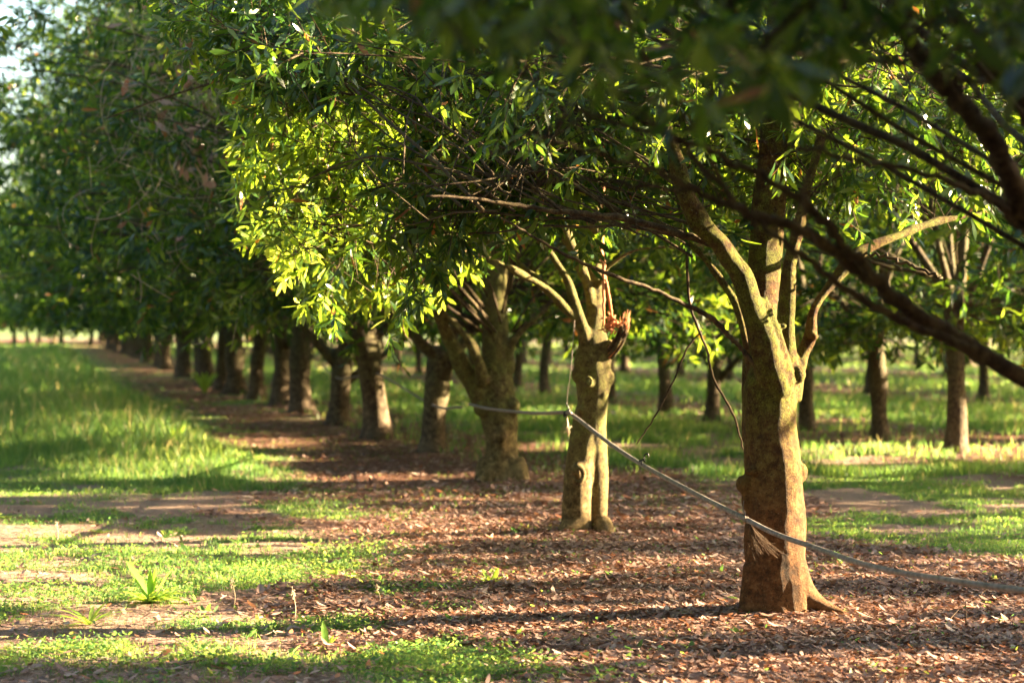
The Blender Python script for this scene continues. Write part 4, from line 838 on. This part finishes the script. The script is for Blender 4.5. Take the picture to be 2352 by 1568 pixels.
def loop_round(c_, r, tilt, n=12):
    a_ = np.linspace(0, 2 * math.pi, n); return c_ + np.stack([np.zeros(n) + tilt * np.cos(a_) * r, np.cos(a_) * r, np.sin(a_) * r], -1)
cT = at(1715, 1193, 8.83)
wire_thing('hose_tie', [loop_round(cT + np.array([k * 0.006, 0, -k * 0.002]), 0.0135, 0.2) for k in (-1, 0, 1)] + [[cT + np.array([0, 0.01, 0]), cT + np.array([-0.01, 0.05, 0.04]), at(1708, 1150, 8.90)]],
           0.0022, M_tie, 'brown wire tie holding the hose on the front trunk', 'tie', cT)
cU = at(1302, 948, 12.3)
wire_thing('hose_tie', [loop_round(cU + np.array([k * 0.008, 0, 0.004 * k]), 0.0165, 0.2) for k in (-2, -1, 0, 1, 2)] + [[cU, cU + np.array([0.01, 0, 0.03]), at(1300, 925, 12.3)], [cU, cU + np.array([0.02, 0, -0.01]), at(1318, 955, 12.28)]],
           0.004, M_clip, 'dark knotted tie where the hose turns beside the olive trunk', 'tie', cU)
wire_thing('suspension_wire', [[at(1301, 940, 12.3), at(1304, 900, 12.3), at(1311, 850, 12.28), at(1316, 790, 12.3), at(1320, 735, 12.38)]], 0.0022, M_tie, 'thin pale cord hanging from a limb down to the hose knot', 'cord', cU)
# fibres hanging from the ties
def tuft(cen, n, L, sp, label, mat, seed, r=0.0012, depth=0.0):
    g_ = np.random.default_rng(seed); parts = []
    for k in range(n):
        d_ = np.array([g_.normal(sp * 0.9, sp), g_.normal(-0.05, 0.1), -1.0]); l_ = L * g_.uniform(0.4, 1.0); s = np.linspace(0, 1, 6)[:, None]
        P = d_ * l_ * s + np.array([sp * l_ * 0.9, 0, 0]) * s ** 2 + g_.normal(0, 0.003, (6, 3)) * s; parts.append(tubes(P[None], np.full((1, 6), r), 3))
        if k % 2: parts.append(tubes(np.array([[P[3], P[3] + g_.normal(0, 0.012, 3) - np.array([0, 0, 0.01]), P[3] + g_.normal(0, 0.02, 3) - np.array([0, 0, 0.03])]]), np.full((1, 3), r * 0.7), 3))
    v, q_ = cat_geo(parts); return tag(link('dry_sprig', mesh_quads('dry_sprig', v, q_), mat, None, cen), label, 'dry sprig')
tuft(cT + np.array([0.012, -0.02, -0.015]), 26, 0.165, 0.30, 'dry grey fibrous sprig hanging from the hose on the front trunk', M_twig, 3, 0.0009)
tuft(cU + np.array([0.0, -0.02, -0.02]), 22, 0.13, 0.05, 'pale dry sprig hanging from the hose knot at the olive trunk', M_straw, 5, 0.0025)
cC = at(1474, 1064, 10.43)
wire_thing('hose_clip', [[cC, cC + np.array([0.0, 0, 0.018]), cC + np.array([0.014, 0, 0.024]), cC + np.array([0.012, 0, 0.040]), cC + np.array([0.03, 0, 0.052]), cC + np.array([0.036, 0, 0.036])], [cC + np.array([-0.015, 0, 0.012]), cC + np.array([0.006, 0, 0.016]), cC + np.array([0.02, 0, 0.01])], loop_round(cC, 0.013, 0.0)],
           0.0045, M_clip, 'small black bent plastic clip sitting on top of the hose', 'clip', cC)
# hose farther back along the row
hb = spline(np.array([at(740, 838, 28.7), at(775, 868, 25.6), at(830, 862, 24), at(868, 858, 22.3), at(995, 930, 20.0), at(1060, 935, 16.9)]), 40); o_ = hb[0].copy()
tag(link('irrigation_hose', mesh_quads('irrigation_hose', *tubes((hb - o_)[None], np.full((1, 40), 0.0115), 8)), M_hose, None, o_), 'blurred dark hose sagging between trunks in the shaded part of the near row', 'hose')
